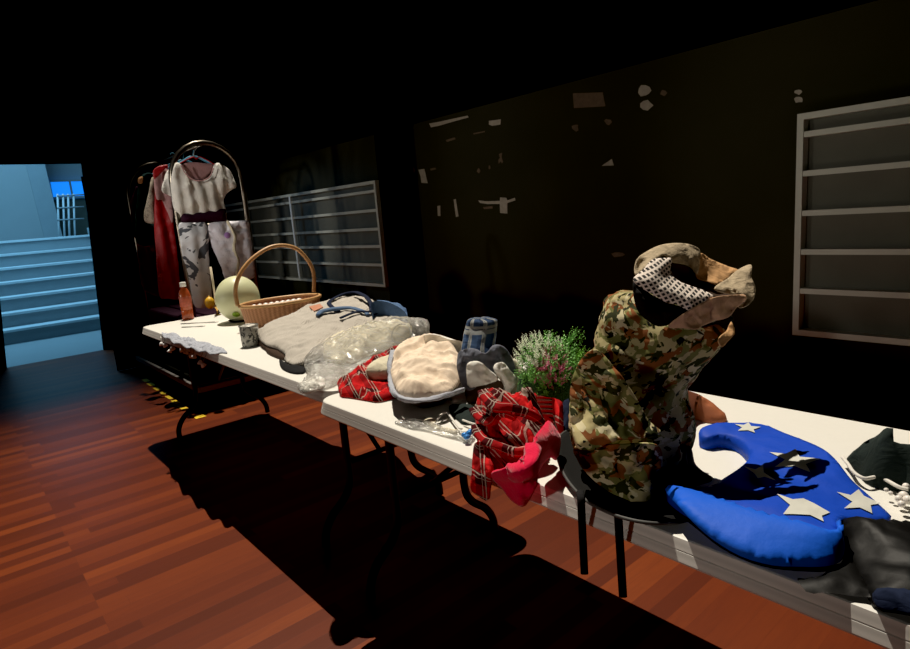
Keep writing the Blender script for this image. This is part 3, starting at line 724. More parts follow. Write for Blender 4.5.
# basket axis: rim ends at (CT 385,215) and (CT 848,150)
def basket():
    c=Vector((-3.33,1.57,TZ+.002)); 
    base_z=TZ+.002; zr=TZ+.135
    e1=az(*CT(400,214),zr); e2=az(*CT(846,146),zr)
    f1=az(*CT(640,185),zr)  # near rim
    cen=(e1+e2)/2; axd=(e2-e1); a_=axd.length/2; axd.normalize(); pr=Vector((-axd.y,axd.x,0)); b_=.155
    t=thing('wicker_basket','oval woven wicker basket with a tall hooped cane handle','basket',(cen.x,cen.y,base_z))
    V,Fc,UV=[],[],[]; seg=64; rows=12
    def pt(th,k,ins=0):
        s=.88+.12*(k**.8); return cen+axd*math.cos(th)*(a_*s-ins)+pr*math.sin(th)*(b_*s-ins)+Vector((0,0,base_z-cen.z+(zr-base_z)*k))
    for layer in(0,.008):
        for r_ in range(rows+1):
            k=r_/rows if layer==0 else 1-r_/rows*.97
            for j in range(seg):
                th=2*PI*j/seg; p=pt(th,k,layer); p+= (p-cen).normalized()*.0025*math.sin(j*PI+r_*PI); V.append(p); UV.append((th*.2,k*.13))
    tot=2*(rows+1)
    for r_ in range(tot-1):
        for j in range(seg): Fc.append((r_*seg+j,r_*seg+(j+1)%seg,(r_+1)*seg+(j+1)%seg,(r_+1)*seg+j))
    Fc.append(tuple(range(seg))[::-1]); Fc.append(tuple((tot-1)*seg+j for j in range(seg)))
    mesh('basket_body',V,Fc,'wicker',t,UV)
    tube('rim',[pt(2*PI*j/seg,1)+Vector((0,0,.004)) for j in range(seg)],.010,'cane',t,closed=True)
    # handle from left end to right end
    Dl=(e1-CAM).dot(fw); Dr=(e2-CAM).dot(fw)
    H=[(385,205),(372,130),(380,70),(400,20),(430,-25),(480,-75),(560,-125),(640,-140),(720,-120),(780,-60),(812,0),(820,60),(818,125)]
    path=[]
    for i,(x,y) in enumerate(H):
        s=i/(len(H)-1); px,py=CT(x,y); path.append(ad(px,py,Dl+(Dr-Dl)*np.clip((x-385)/(433),0,1)))
    tube('handle',spline(path,5),.0115,'cane',t)
    # eggs
    k=0
    for u in np.linspace(-.6,.55,9):
        for v in (-.4,0,.4):
            p=cen+axd*u*a_+pr*v*b_+Vector((0,0,base_z-cen.z+.100+.010*((k*7)%3)/2)); 
            o=lathe('egg',[(.001,-.022)]+[(.019*math.cos(a),.022*math.sin(a)) for a in np.linspace(-1.4,1.4,8)]+[(.001,.022)],p,'candyw' if (k*5)%3 else 'candyp',None,seg=12,rot=Matrix.Rotation(1+k,3,'X'))
            tag(o,'small white egg in the wicker basket' if (k*5)%3 else 'small pink egg in the wicker basket','egg','eggs in the basket' if (k*5)%3 else 'pink eggs in the basket'); k+=1
    for o in COL.objects:
        if o.name.startswith('egg'): pass
    # filler straw under the eggs
    o=lathe('basket_lining',[(.001,.078),(.6,.078),(.93,.080),(.93,.082),(.6,.085),(.001,.088)],(0,0,0),'pinkish',t,seg=48)
    for v in o.data.vertices:
        x,y,z=v.co; v.co=cen+axd*x*a_*.96+pr*y*b_*.96+Vector((0,0,base_z-cen.z+z*.9))
basket()
# patterned cup
cp=az(*C3(525,515),TZ); D=(cp-CAM).dot(fw); rc=.5*(78/4.055)/F*D; hc=.085
cu=thing('printed_cup','silver cup with dark floral print between the basket and grey bag','cup',cp)
cc=Vector((cp.x,cp.y,TZ+.001))+FH*rc*.6
lathe('cup_body',[(rc*.01,0),(rc*.86,0),(rc*.9,.01),(rc*.97,.10),(rc*.94,.10),(rc*.84,.008),(rc*.01,.006)],cc,'cupprint',cu,seg=28)
tube('cup_rim',[cc+Vector((rc*.97*math.cos(a),rc*.97*math.sin(a),.101)) for a in np.linspace(0,2*PI,28,endpoint=False)],.0025,'steel',cu,closed=True)
lathe('cup_lid',[(.001,.098),(rc*.93,.098),(rc*.93,.100),(.001,.101)],cc,'cupprint',cu)
# beaded lace string with bells over the edge
lc=thing('bell_garland','white lace garland with silver bells hanging over the far table edge','garland',az(180,340,TZ))
cr=crop(130,290,3.818)
pth=[az(*cr(*q),TZ+.006) for q in((135,150),(170,180),(215,190),(260,205),(300,215),(340,232),(375,240))]
lumpP=[az(*cr(*q),TZ+.004) for q in((122,164),(150,170),(172,166),(200,184),(240,184),(262,200),(300,202),(318,214),(350,222),(372,240),(345,240),(310,246),(290,234),(262,236),(235,220),(215,222),(190,204),(165,204),(150,186),(128,180))]
lump('lace_band',lumpP,.006,'lace',lc,step=.005,fold=.022,fs=40,base=TZ+.001)
for i,(x,y) in enumerate(((120,205),(133,210),(152,232),(162,222),(198,228),(215,236),(232,248),(244,252),(268,275),(278,285))):
    px,py=cr(x,y); b0=ay(px,py,Y1-.022); rr=.011
    s_=az(*cr(x+18,y-42),TZ+.004); s_.y=max(s_.y,Y1+.002)
    o=lathe('bell',[(.001,rr),(rr*.5,rr*.9),(rr,.0),(rr*1.25,-rr*.9),(rr*1.1,-rr),(.001,-rr*.6)],b0,'bell',lc,seg=14,rot=Matrix.Rotation(.5*math.sin(i*2.3),3,'X'))
    e_=Vector((s_.x,Y1-.004,TZ-.002)); tube('thread',[s_,e_.lerp(Vector((b0.x,Y1-.012,TZ)),.5),b0+Vector((0,0,rr))],.0015,'steel',lc,seg=5)

# grey ribbed bag
gb=thing('tote_bag','grey ribbed canvas bag with navy straps lying by the basket','bag',az(310,350,TZ))
bagb=lump('bag_body',O(C4,[(85,228,0.778),(130,215,0.803),(170,190,0.815),(250,155,0.831),(345,116,0.840),(440,100,0.843),(520,84,0.852),(600,88,0.846),(660,125,0.834),(705,165,0.815),(700,200,0.797),(600,250,0.778),(480,300,0.766),(380,340,0.760),(325,362,0.755),(270,372,0.750),(235,345,0.750),(240,325,0.759),(205,300,0.766),(160,285,0.766),(120,258,0.766)]),.035,'knit',gb,step=.010,fold=.026,fs=6,seed=2,under=.35)
lump('lining',O(C4,[(75,222,0.778),(105,222,0.781),(125,262,0.769),(160,292,0.762),(205,305,0.761),(238,328,0.754),(240,340,0.752),(205,330,0.752),(165,312,0.752),(150,288,0.760),(120,270,0.756),(95,255,0.762)]),.004,'lining',gb,step=.008,fold=.01,fs=30)
lump('bag_dark_lump',O(C4,[(215,345,.752),(260,368,.752),(310,372,.752),(330,385,.745),(318,402,.745),(270,402,.745),(225,382,.745)]),.006,'blackcloth',gb,step=.008,fold=.004)  # low dark lump along the bag's near bottom edge
def onz(K,l): return [az(*K(a,b),c) for a,b,c in l]
BB=bvh(bagb)
lp=[on(BB,C4,a,b,.003,.9) for a,b in ((343,120),(390,108),(404,122),(365,140))]
n_=len(lp); mesh('leather_patch',lp+[p+Vector((0,0,.004)) for p in lp],[(0,1,2,3),(7,6,5,4)]+[(i,(i+1)%4,4+(i+1)%4,4+i) for i in range(4)],'leather',gb,smooth=False)
tube('strap',spline([on(BB,C4,x,y,l,.91) for x,y,l in ((480,175,.012),(520,160,.014),(560,150,.016),(610,152,.02),(612,125,.03),(588,98,.035),(548,76,.03),(505,72,.02),(465,84,.015),(430,105,.01),(450,128,.006),(470,140,.006))],6),.0115,'navy',gb,flat=.45,wob=.1)
tube('strap',spline([on(BB,C4,x,y,l,.91) for x,y,l in ((380,162,.012),(400,150,.016),(440,143,.018),(490,137,.018),(530,135,.016),(580,148,.014),(600,160,.012))],6),[.010,.019,.021,.018,.014,.012,.010],'strapblue',gb,flat=.5)
tube('strap',spline([on(BB,C4,x,y,.01,.89) for x,y in ((620,160),(650,148),(675,138))],5),.010,'navy',gb,flat=.4)
dn_=lump('denim_garment',O(C4,[(625,92,None,1.60),(680,95,None,1.63),(735,120,None,1.63),(765,150,None,1.60),(765,185,0.745),(700,200,0.745),(650,175,0.765),(610,120,None,1.56)]),.012,'denim',None,step=.01,fold=.02,fs=14,seed=4)
tag(dn_,'folded blue denim garment behind the grey bag straps','denim garment')
# clear plastic bag with contents
pb=thing('plastic_bag','crinkled clear plastic bag with pale contents lying across the table joint','plastic bag',az(375,370,TZ))
lump('bag_contents',O(C4,[(440,250,0.801),(520,222,0.818),(600,196,0.829),(690,182,0.829),(770,190,0.823),(790,215,0.807),(765,240,0.790),(700,285,0.763),(600,320,0.755),(520,350,0.760),(450,350,0.755),(400,330,0.760),(400,290,0.768)]),.03,'ivory',pb,step=.01,fold=.03,fs=14,seed=9)
lump('bag_film',O(C4,[(325,345,0.763),(370,300,0.785),(480,245,0.815),(590,200,0.834),(715,170,0.843),(790,172,0.837),(855,178,0.829),(862,215,0.807),(830,238,0.790),(775,262,0.774),(735,300,0.760),(650,345,0.755),(570,375,0.750),(515,400,0.748),(475,440,0.748),(430,462,0.748),(375,475,0.748),(320,488,0.747),(293,468,0.748),(320,435,0.752),(350,400,0.760),(325,385,0.755)]),.03,'film',pb,step=.009,fold=.034,fs=8,seed=5,under=.97)
tube('wire_ring',spline(onz(C4,[(700,245,0.823),(715,205,0.834),(745,190,0.837),(775,205,0.832),(778,245,0.818),(745,270,0.807),(715,270,0.810)]),5,True),.0018,'steel',pb,closed=True,seg=6)
# white pompom cloth at bottom-left corner of plastic bag
o=lump('white_cloth_scrap',O(C4,[(300,462,.747),(330,440,.75),(375,425,.752),(410,430,.752),(405,462,.747),(360,482,.747),(315,486,.747)]),.012,'white',None,step=.007,fold=.012,fs=30); tag(o,'crumpled white scrap at the near corner of the clear plastic bag','cloth scrap')

# ================================================================ NEAR TABLE CLOTHES
# red tartan bundle with cream patch
rt=lump('tartan_bundle',O(C4,[(465,445,0.756),(480,425,0.777),(520,400,0.795),(570,370,0.807),(640,330,0.819),(700,305,0.825),(745,298,0.825),(740,340,0.807),(715,420,0.777),(720,500,0.750),(700,515,0.745),(640,527,0.745),(590,520,0.745),(530,510,0.745),(480,500,0.747),(470,470,0.755)]),.02,'redplaid',None,step=.008,fold=.035,fs=16,seed=1,uvrot=.5)
tag(rt,'small crumpled red tartan bundle beside the clear plastic bag','garment')
cf=lump('cream_frill',O(C4,[(590,398,0.807),(605,370,0.818),(650,345,0.826),(700,330,0.832),(735,330,0.832),(720,360,0.822),(700,392,0.810),(650,402,0.804)]),.014,'ivory',None,step=.006,fold=.012,fs=24,base=.78); tag(cf,'cream cloth piece tucked on the red tartan bundle','cloth')
# cream bonnet
bn=thing('bonnet','cream cotton bonnet with grey lace rim, open towards the room','bonnet',az(425,395,TZ))
lump('bonnet_crown',O(C5,[(100,225,None,1.06),(112,170,None,1.12),(145,135,None,1.19),(185,120,None,1.25),(230,115,None,1.29),(275,122,None,1.32),(300,150,None,1.31),(322,185,None,1.27),(330,225,None,1.20),(325,270,0.805),(290,300,0.805),(240,312,0.805),(190,322,0.805),(140,312,0.805),(112,285,0.805)]),.03,'cream',bn,step=.006,fold=.055,fs=5.5,under=.3,skm='lining',seed=12)  # skirt faces coloured dark brown for the shade under the bonnet
tube('lace_rim',spline(O(C5,[(108,165,None,1.12),(97,215,None,1.055),(100,262,0.805),(112,300,0.805),(145,322,0.805),(200,326,0.805),(250,318,0.805),(300,302,0.805),(335,290,0.805)]),6),.0085,'lace',bn,wob=.45,wf=60,flat=.7)
wp=lump('white_cloth_scrap',O(C5,[(290,318,.748),(320,300,.752),(348,295,.752),(345,315,.747),(305,330,.746)]),.008,'white',None,step=.006,fold=.006,fs=30); tag(wp,'small white folded tissue just right of the bonnet rim','cloth scrap')
# white cloth behind bonnet
wb=lump('white_cloth',O(C5,[(205,120,None,1.25),(240,112,None,1.27),(290,128,None,1.30),(330,135,None,1.32),(345,170,None,1.30),(300,200,.75),(230,160,.75)]),.01,'white',None,step=.009,fold=.01,seed=3); tag(wb,'plain white cloth lying behind the cream bonnet','cloth')
# blue plaid hat/boot
ph=thing('plaid_garment','rolled navy and white plaid garment standing upright beside the fern','garment',az(488,390,TZ))
Dp=1.84
def tower(name,rows,K,mat,parent,seg=44,fold=.01,fs=12,seed=0,uvs=1,dep=.8,tilt=None,top=True,wrink=0):
    """rows (cyc, xl, xr, D): horizontal elliptical rings, left/right silhouette in crop coords at depth D"""
    V,Fc,UV=[],[],[]
    pr=[]
    for r_ in rows:
        cyc,xl,xr,D=r_[:4]; dd=r_[4] if len(r_)>4 else dep
        l=ad(*K(xl,cyc),D); r2=ad(*K(xr,cyc),D); c=(l+r2)/2; w=(r2-l).dot(RH)/2; pr.append((c.x,c.y,c.z,w,w*dd))
    pr=np.array(pr); n=len(pr); T=np.linspace(0,n-1,(n-1)*6+1); S_=[spline([(a[i],b,0) for i,b in enumerate([0]*n)],1) for a in ()]
    def interp(col): 
        s=spline([(0,0,v) for v in pr[:,col]],6); return [p.z for p in s]
    cols=[interp(k) for k in range(5)]; m=len(cols[0]); L=0
    for i in range(m):
        c=Vector((cols[0][i],cols[1][i],cols[2][i])); w,d=cols[3][i],cols[4][i]
        if i: L+=(c-pc).length
        pc=c
        for j in range(seg):
            a=2*PI*j/seg; p=c+RH*math.cos(a)*w+FH*math.sin(a)*d
            nrm=(RH*math.cos(a)+FH*math.sin(a)); f=folds(p,fs,seed)*fold+wrink*math.sin(5*a+L*25+seed)
            p=p+nrm*f*(.35 if abs(math.cos(a))>.93 else 1); p.z+=.3*f; p.z=max(p.z,TZ+.004)
            V.append(p); UV.append((a*.10*uvs,L*uvs))
    for i in range(m-1):
        for j in range(seg): Fc.append((i*seg+j,(i+1)*seg+j,(i+1)*seg+(j+1)%seg,i*seg+(j+1)%seg))
    if top: Fc.append(tuple(range(seg)))
    Fc.append(tuple((m-1)*seg+j for j in range(seg))[::-1])
    return mesh(name,V,Fc,mat,parent,UV)
tower('rolled_top',[(98,165,262,1.90,.6),(110,145,308,1.90,.7),(150,136,309,1.90,.75),(200,126,305,1.89,.75),(250,115,300,1.88,.75),(300,112,300,1.87,.7)],CB,'blueplaid',ph,fold=.012,fs=12,seed=3,uvs=1)
def pt3(K,l): return [(*K(a,b),c) for a,b,c in l]
patch('grey_fold',pt3(CB,[(105,280,1.83),(150,262,1.82),(200,268,1.81),(245,290,1.80),(285,248,1.82),(335,248,1.83),(375,290,1.84),(400,350,1.85),(405,410,1.84),(330,420,1.82),(240,440,1.81),(160,490,1.80),(115,450,1.82),(95,380,1.83),(95,320,1.83)]),'greyfold',ph,step=2,bulge=.01,fold=.035,fs=13,th=.004)
patch('white_cuff',pt3(CB,[(150,345,1.79),(215,335,1.77),(265,375,1.77),(315,425,1.78),(270,450,1.78),(200,465,1.78),(160,480,1.79),(148,430,1.79)]),'white',ph,step=2,bulge=.008,fold=.022,fs=18,th=.004)
patch('white_cuff',pt3(CB,[(290,365,1.79),(335,335,1.78),(370,370,1.78),(415,430,1.79),(400,470,1.79),(360,500,1.79),(335,450,1.79)]),'white',ph,step=2,bulge=.008,fold=.022,fs=18,th=.004)
o=lump('dark_cloth_base',O(CB,[(130,470,.79),(200,462,.80),(310,430,.82),(350,470,.79),(370,510,.745),(250,500,.745),(180,500,.745),(150,495,.75)]),.01,'lining',ph,step=.008,fold=.01)
wl=lump('lace_cloth',O(CB,[(375,290,None,1.30),(400,330,None,1.30),(415,400,.76),(470,440,.75),(530,490,.75),(545,520,.745),(470,515,.745),(400,500,.75),(370,480,.77),(360,400,.82),(365,320,None,1.27)]),.012,'ivory',None,step=.007,fold=.02,fs=24,seed=7); tag(wl,'cream lace cloth heaped between the plaid garment and the fern','cloth')
lw=lump('white_cloth',O(CB,[(600,510,.745),(640,490,.75),(700,495,.755),(715,540,.745),(680,560,.745),(620,545,.745)]),.02,'white',None,step=.008,fold=.02,fs=20,seed=8); tag(lw,'white cloth wedged between the fern and the camouflage heap','cloth')
# dark spectacles case & glitter packet
dk=lump('dark_green_cloth',O(CS,[(500,185,.75),(560,175,.752),(660,180,.752),(700,230,.748),(690,300,.746),(600,310,.746),(560,280,.747),(510,235,.748)]),.006,'felt',None,step=.007,fold=.006); tag(dk,'dark green cloth with white piping lying below the plaid garment','cloth')
tube('piping',spline([az(*CS(*q),TZ+.016) for q in((415,285),(440,250),(475,236),(500,255),(535,300),(570,345),(592,352))],6),.0028,'cord',dk)
tube('piping',spline([az(*CS(*q),TZ+.016) for q in((597,288),(640,305),(690,320))],5),.0028,'cord',dk)
gp=lump('glitter_packet',O(CS,[(110,300,.744),(220,285,.746),(300,290,.747),(400,310,.747),(480,350,.747),(580,370,.747),(680,400,.746),(650,450,.744),(550,425,.744),(450,400,.744),(330,365,.744),(230,350,.744),(130,320,.743)]),.006,'film',None,step=.006,fold=.010,fs=40); tag(gp,'clear glittery plastic packet at the near table edge','packet')
for i,(x,y,m_) in enumerate(((610,395,'bluebead'),(640,385,'bluebead'),(655,372,'bluebead'),(625,410,'bluebead'))):
    o=lathe('bead',[(.001,-.006),(.007,-.004),(.009,0),(.007,.004),(.001,.006)],az(*CS(x,y),TZ+.018),m_,None,seg=10,rot=Matrix.Rotation(i*1.1,3,'X')); tag(o,'blue glitter bead on the clear packet','bead','blue glitter beads on the packet')
ch=lump('cream_cloth_piece',O(CS,[(310,295,.748),(360,280,.75),(405,290,.75),(400,325,.748),(500,355,.747),(570,365,.746),(545,385,.745),(450,360,.745),(350,325,.745)]),.006,'ivory',None,step=.006,fold=.006,fs=40); tag(ch,'pale yellow trimming lying inside the glitter packet','trim')

# tartan shirt
ts=thing('tartan_shirt','crumpled red tartan flannel shirt spilling over the near table edge','shirt',az(520,420,TZ))
lump('shirt_body',O(CR,[(62,190,.80),(80,165,.82),(105,95,.86),(140,92,.875),(185,85,.885),(230,115,.87),(300,120,.85),(340,150,.83),(385,215,.80),(400,300,.78),(370,420,.76),(300,430,.755),(230,450,.75),(150,445,.75),(100,420,.75),(80,340,.77),(75,270,.78),(70,230,.79)]),.022,'redplaid',ts,step=.006,fold=.065,fs=13,seed=21,uvrot=.35)
lump('sleeve',O(CR,[(265,125,.83),(330,118,.835),(400,125,.835),(465,140,.835),(478,165,.82),(478,200,.80),(480,270,.77),(470,295,.752),(440,285,.752),(420,240,.76),(375,215,.77),(330,180,.79),(290,160,.80)]),.02,'redplaid',ts,step=.008,fold=.022,fs=16,seed=4,uvrot=.2)
lump('cuff',O(CR,[(475,155,.80),(500,145,.80),(515,160,.795),(518,200,.785),(520,255,.76),(500,300,.747),(470,300,.747),(480,240,.765),(478,190,.79)]),.015,M['navy'],ts,step=.008,fold=.012,fs=20)
patch('hanging_sleeve',DZ(CR,((85,330,.80),(115,340,.79),(135,400,.765)))+DY(CR,((148,435),(150,500),(140,560),(130,602),(95,585),(55,550),(58,470)),YE-.03)+DZ(CR,((62,415,.755),(70,350,.78))),'redplaid',ts,step=2.,bulge=.010,fold=.018,fs=16,th=.006,seed=5,uvs=1.3)
# open collar folds as rolled strips
for P_,r_ in (([(62,185,.835),(100,225,.83),(150,240,.84),(180,205,.86),(215,200,.865),(260,215,.86)],.012),([(105,105,.885),(160,165,.88),(250,180,.875),(320,200,.86),(380,240,.83)],.014),([(75,265,.81),(110,320,.80),(180,350,.80),(260,380,.80),(320,370,.80)],.013)):
    tube('fold_roll',spline([az(*CR(a,b),c) for a,b,c in P_],6),r_,'redplaid',ts,wob=.3,wf=40,flat=.8)
# magenta scarf
ms=thing('magenta_scarf','bright magenta fleece scarf knotted over the near table edge','scarf',az(545,430,TZ))
patch('scarf_body',DZ(CR,((410,240,.84),(440,275,.825),(462,318,.80),(448,410,.765),(420,400,.775),(385,430,.775),(360,478,.762)))+DY(CR,((357,535),(325,590),(290,628),(240,600),(200,548),(152,500)),YE-.035)+DZ(CR,((150,475,.775),(205,455,.80),(250,435,.815),(300,420,.835),(335,360,.86),(350,305,.86),(385,262,.85))),'magenta',ms,step=2,bulge=.035,fold=.030,fs=11,th=.006,seed=8)
tube('knot',spline([az(*CR(x,y),z) for x,y,z in((330,345,.865),(345,400,.86),(320,450,.85),(280,470,.835),(230,462,.82))],6),[.008,.014,.018,.020,.012],'magenta',ms,wob=.5,wf=30,flat=.6)
# fern
fr=thing('artificial_plant','bushy green artificial plant with pink blossoms in the middle of the near table','plant',az(*CB(600,520),TZ))
def sprigs(name,mats,n,box_,D0,D1,lean,seed,size=.023,parent=fr,dens=12):
    rg=random.Random(seed)
    for mname,frac in mats:
        V,Fc=[],[]
        for k in range(int(n*frac)):
            x0,y0,x1,y1=box_; 
            while True:
                u,v=rg.uniform(-1,1),rg.uniform(-1,1)
                if u*u+v*v<1: break
            px,py=CB((x0+x1)/2+u*(x1-x0)/2,(y0+y1)/2+v*(y1-y0)/2)
            rr=math.sqrt(max(0,1-u*u-v*v)); D=(D0+D1)/2-(D1-D0)/2*rr*rg.uniform(.5,1)+rg.uniform(0,.02)
            tip=ad(px,py,D); d=(tip-CEN).normalized()+Vector((rg.gauss(0,.25),rg.gauss(0,.25),rg.gauss(0,.25)+.3)); d.normalize()
            L=size*rg.uniform(1.5,3.2); base=tip-d*L
            if base.z<TZ+.01: base.z=TZ+.01
            if tip.z<TZ+.006: continue
            for q in range(dens):
                s=q/dens; c=base.lerp(tip,s); ang=q*2.4+k; sd=d.orthogonal().normalized(); sd.rotate(Matrix.Rotation(ang,3,d))
                lf=size*.55*(1-.5*s); w=d.cross(sd).normalized()*lf*.28; e=c+sd*lf*.8+d*lf*.6; m_=c.lerp(e,.5)
                o=len(V); V+=[c,m_+w,e,m_-w]; Fc.append((o,o+1,o+2,o+3))
            o=len(V); w=d.orthogonal().normalized()*.0009; V+=[base-w,base+w,tip]; Fc.append((o,o+1,o+2))
        mesh(name,V,Fc,mname,parent,smooth=False)
CEN=ad(*CB(590,430),1.74)
sprigs('foliage',(('leafgreen',1),),300,(395,150,790,560),1.58,1.90,0,1)
sprigs('frosted_tips',(('leafwhite',1),),190,(385,150,700,420),1.60,1.90,0,2,size=.013)
sprigs('foliage',(('leafbright',1),),60,(715,240,830,345),1.68,1.80,0,3,size=.018)
sprigs('foliage',(('leafgreen',1),),14,(690,130,810,215),1.72,1.80,0,4,size=.018)
sprigs('blossoms',(('blossom',.5),('blossom2',.5)),190,(485,225,735,500),1.57,1.84,0,5,size=.011)
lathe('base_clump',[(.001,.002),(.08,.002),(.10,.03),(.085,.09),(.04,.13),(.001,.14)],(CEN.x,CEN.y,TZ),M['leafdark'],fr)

# hat, camouflage and headgear
HC=az(*C6(205,500),TZ)+Vector((0,0,0)); 
hl=az(*C6(36,470),TZ+.012); hr=az(*C6(325,612),TZ+.012)
ht=thing('wide_brim_hat','black wide-brimmed hat lying under the camouflage heap with hanging chin straps','hat',HC)
def brim():
    P=[(36,465,.770),(42,505,.765),(62,545,.758),(100,585,.756),(150,612,.758),(200,628,.760),(255,635,.758),(310,630,.750),(340,610,.745)]
    rim=[az(*C6(x,y),z) for x,y,z in P]
    c=Vector((HC.x,HC.y,TZ+.006))+FH*.03
    # rear of the brim mirrored about the centre
    rear=[Vector((2*c.x-p.x,2*c.y-p.y,p.z)) for p in rim[1:-1]]
    loop=[p for p in rim]+[az(*C6(330,540),.75)]+[az(*C6(300,470),.75),az(*C6(240,430),.75),az(*C6(160,415),.75),az(*C6(90,425),.757),az(*C6(50,440),.765)]
    loop=spline(loop,6,True); n=len(loop); V=[];Fc=[]; rings=[1,.93,.8,.6,.4,.2]
    for k,s in enumerate(rings):
        for p in loop:
            q=c.lerp(p,s); q.z=c.z+(p.z-c.z)*(s**3)+.002; V.append(q)
    for k in range(len(rings)-1):
        for i in range(n): Fc.append((k*n+i,k*n+(i+1)%n,(k+1)*n+(i+1)%n,(k+1)*n+i))
    Fc.append(tuple((len(rings)-1)*n+i for i in range(n)))
    o=mesh('brim',V,Fc,'hat',ht); solid(o,.004,-1)
    tube('brim_binding',loop,.0034,'hatedge',ht,closed=True,seg=8)
brim()
for (x0,y0,x1,y1) in ((581,500,584.5,574),(618,514,623,597)):
    a=ay(x0,y0,YE-.016); b_=ay(x1,y1,YE-.016); m_=a.lerp(b_,.5)+Vector((.003,-.004,0))
    a0=az(x0-1,y0-9,.757)
    tube('chin_strap',spline([a0,a,m_,b_],8),.0075,'blackcloth',ht,flat=.35,seg=8)
cm=thing('camouflage_jacket','upright heap of woodland camouflage jacket with hood standing on the black hat','jacket',HC)
tower('jacket_body',[(135,175,250,1.24,.35),(152,146,300,1.22,.4),(180,130,352,1.21,.5),(210,120,388,1.215,.65),(245,113,376,1.225,.8),(285,100,342,1.24,.85),(330,84,312,1.25,.85),(375,72,318,1.25,.8),(410,67,328,1.25,.75),(445,68,330,1.26,.72),(480,78,322,1.255,.68),(515,98,298,1.25,.62),(545,125,280,1.23,.55),(570,150,262,1.21,.45),(590,180,255,1.19,.35)],C6,'camo',cm,seg=72,fold=.030,fs=9,seed=31,dep=.85)
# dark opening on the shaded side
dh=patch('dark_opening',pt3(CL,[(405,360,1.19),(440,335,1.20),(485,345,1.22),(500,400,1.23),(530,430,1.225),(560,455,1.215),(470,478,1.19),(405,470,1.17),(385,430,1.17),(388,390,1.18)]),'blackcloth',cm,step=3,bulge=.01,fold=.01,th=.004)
patch('hood_flap',pt3(CL,[(110,110,1.18),(175,30,1.14),(250,100,1.11),(300,170,1.10),(350,260,1.12),(392,302,1.11),(330,318,1.10),(250,325,1.10),(170,355,1.11),(118,340,1.15),(100,220,1.20)]),'camo',cm,step=3,bulge=.01,fold=.04,fs=9,th=.004,seed=6)
patch('jacket_tail',pt3(CL,[(118,345,1.15),(250,340,1.11),(380,340,1.12),(395,420,1.15),(400,468,1.155),(385,500,1.15),(345,530,1.14),(318,540,1.135),(290,520,1.145),(230,495,1.165),(160,440,1.20),(125,390,1.22)]),'camo',cm,step=3,bulge=.01,fold=.028,fs=11,th=.004,seed=9)
# straw collar crown
cw=thing('straw_collar','crumpled brown paper and straw-cloth collar on top of the camouflage heap','collar',ad(*C6(330,130),1.19))
patch('rear_leaf',pt3(CH,[(222,190,1.190),(235,120,1.210),(290,80,1.240),(360,50,1.260),(450,42,1.280),(520,55,1.290),(548,80,1.290),(548,130,1.280),(535,195,1.260),(500,160,1.260),(460,145,1.250),(405,135,1.230),(370,100,1.210),(320,125,1.190),(280,160,1.180),(245,195,1.180)]),'burlap',cw,step=2,bulge=0,fold=.013,fs=19,th=.0022)
patch('inner_wall',pt3(CH,[(548,95,1.290),(600,120,1.310),(680,155,1.320),(745,180,1.310),(700,215,1.290),(640,245,1.260),(580,230,1.260),(530,205,1.260)]),'tan',cw,step=2,bulge=0,fold=.013,fs=19,th=.0022)
patch('right_leaf',pt3(CH,[(805,150,1.260),(806,210,1.240),(824,260,1.230),(820,310,1.210),(790,350,1.190),(740,362,1.180),(760,300,1.190),(700,295,1.200),(620,268,1.210),(690,215,1.250),(740,175,1.270)]),'burlap',cw,step=2,bulge=0,fold=.013,fs=19,th=.0022,seed=3)
patch('front_band',pt3(CH,[(390,460,1.130),(440,410,1.120),(500,375,1.120),(560,340,1.120),(620,312,1.130),(700,300,1.150),(770,300,1.170),(775,325,1.170),(730,365,1.160),(690,410,1.150),(620,430,1.140),(560,455,1.130),(530,470,1.125),(460,465,1.125)]),'tanpink',cw,step=1.8,bulge=0,fold=.013,fs=19,th=.0022,seed=5)
patch('torn_flap',pt3(CH,[(708,435,1.170),(722,490,1.160),(690,530,1.150),(660,560,1.140),(640,530,1.140),(655,500,1.150),(680,480,1.160),(695,450,1.170)]),'tan',cw,step=1.8,bulge=0,fold=.016,fs=19,th=.0022,seed=2)
patch('dark_inside',pt3(CH,[(400,140,1.230),(500,165,1.260),(560,215,1.270),(640,260,1.260),(740,300,1.240),(620,310,1.230),(540,290,1.220),(450,240,1.210),(405,190,1.200)]),'lining',cw,step=2,bulge=-.02,fold=.004,th=.0022)
patch('right_leaf',pt3(CH,[(560,455,1.150),(640,425,1.160),(700,405,1.180),(712,430,1.190),(660,500,1.170),(640,530,1.160),(590,510,1.150),(530,478,1.140)]),'blackcloth',cw,step=2,bulge=0,fold=.01,th=.0022)
kf=patch('keffiyeh_scarf',pt3(CH,[(220,215,1.160),(270,170,1.165),(310,125,1.180),(360,118,1.190),(405,118,1.195),(400,160,1.180),(400,195,1.170),(450,235,1.160),(520,262,1.155),(575,282,1.150),(618,312,1.145),(560,345,1.130),(500,378,1.125),(440,350,1.125),(380,335,1.130),(320,300,1.135),(260,265,1.145),(225,240,1.150)]),'keffiyeh',None,step=2.4,bulge=.02,fold=.008,fs=14,th=.0022); tag(kf,'black and white checked keffiyeh scarf folded over the camouflage heap','scarf')
patch('dark_lower_edge',pt3(CH,[(215,235,1.155),(260,270,1.150),(320,305,1.140),(380,340,1.135),(440,355,1.130),(500,380,1.125),(440,412,1.130),(410,440,1.135),(340,455,1.140),(280,420,1.145),(232,362,1.150)]),'blackcloth',kf,step=2,bulge=.01,fold=.012,fs=12,th=.0022)

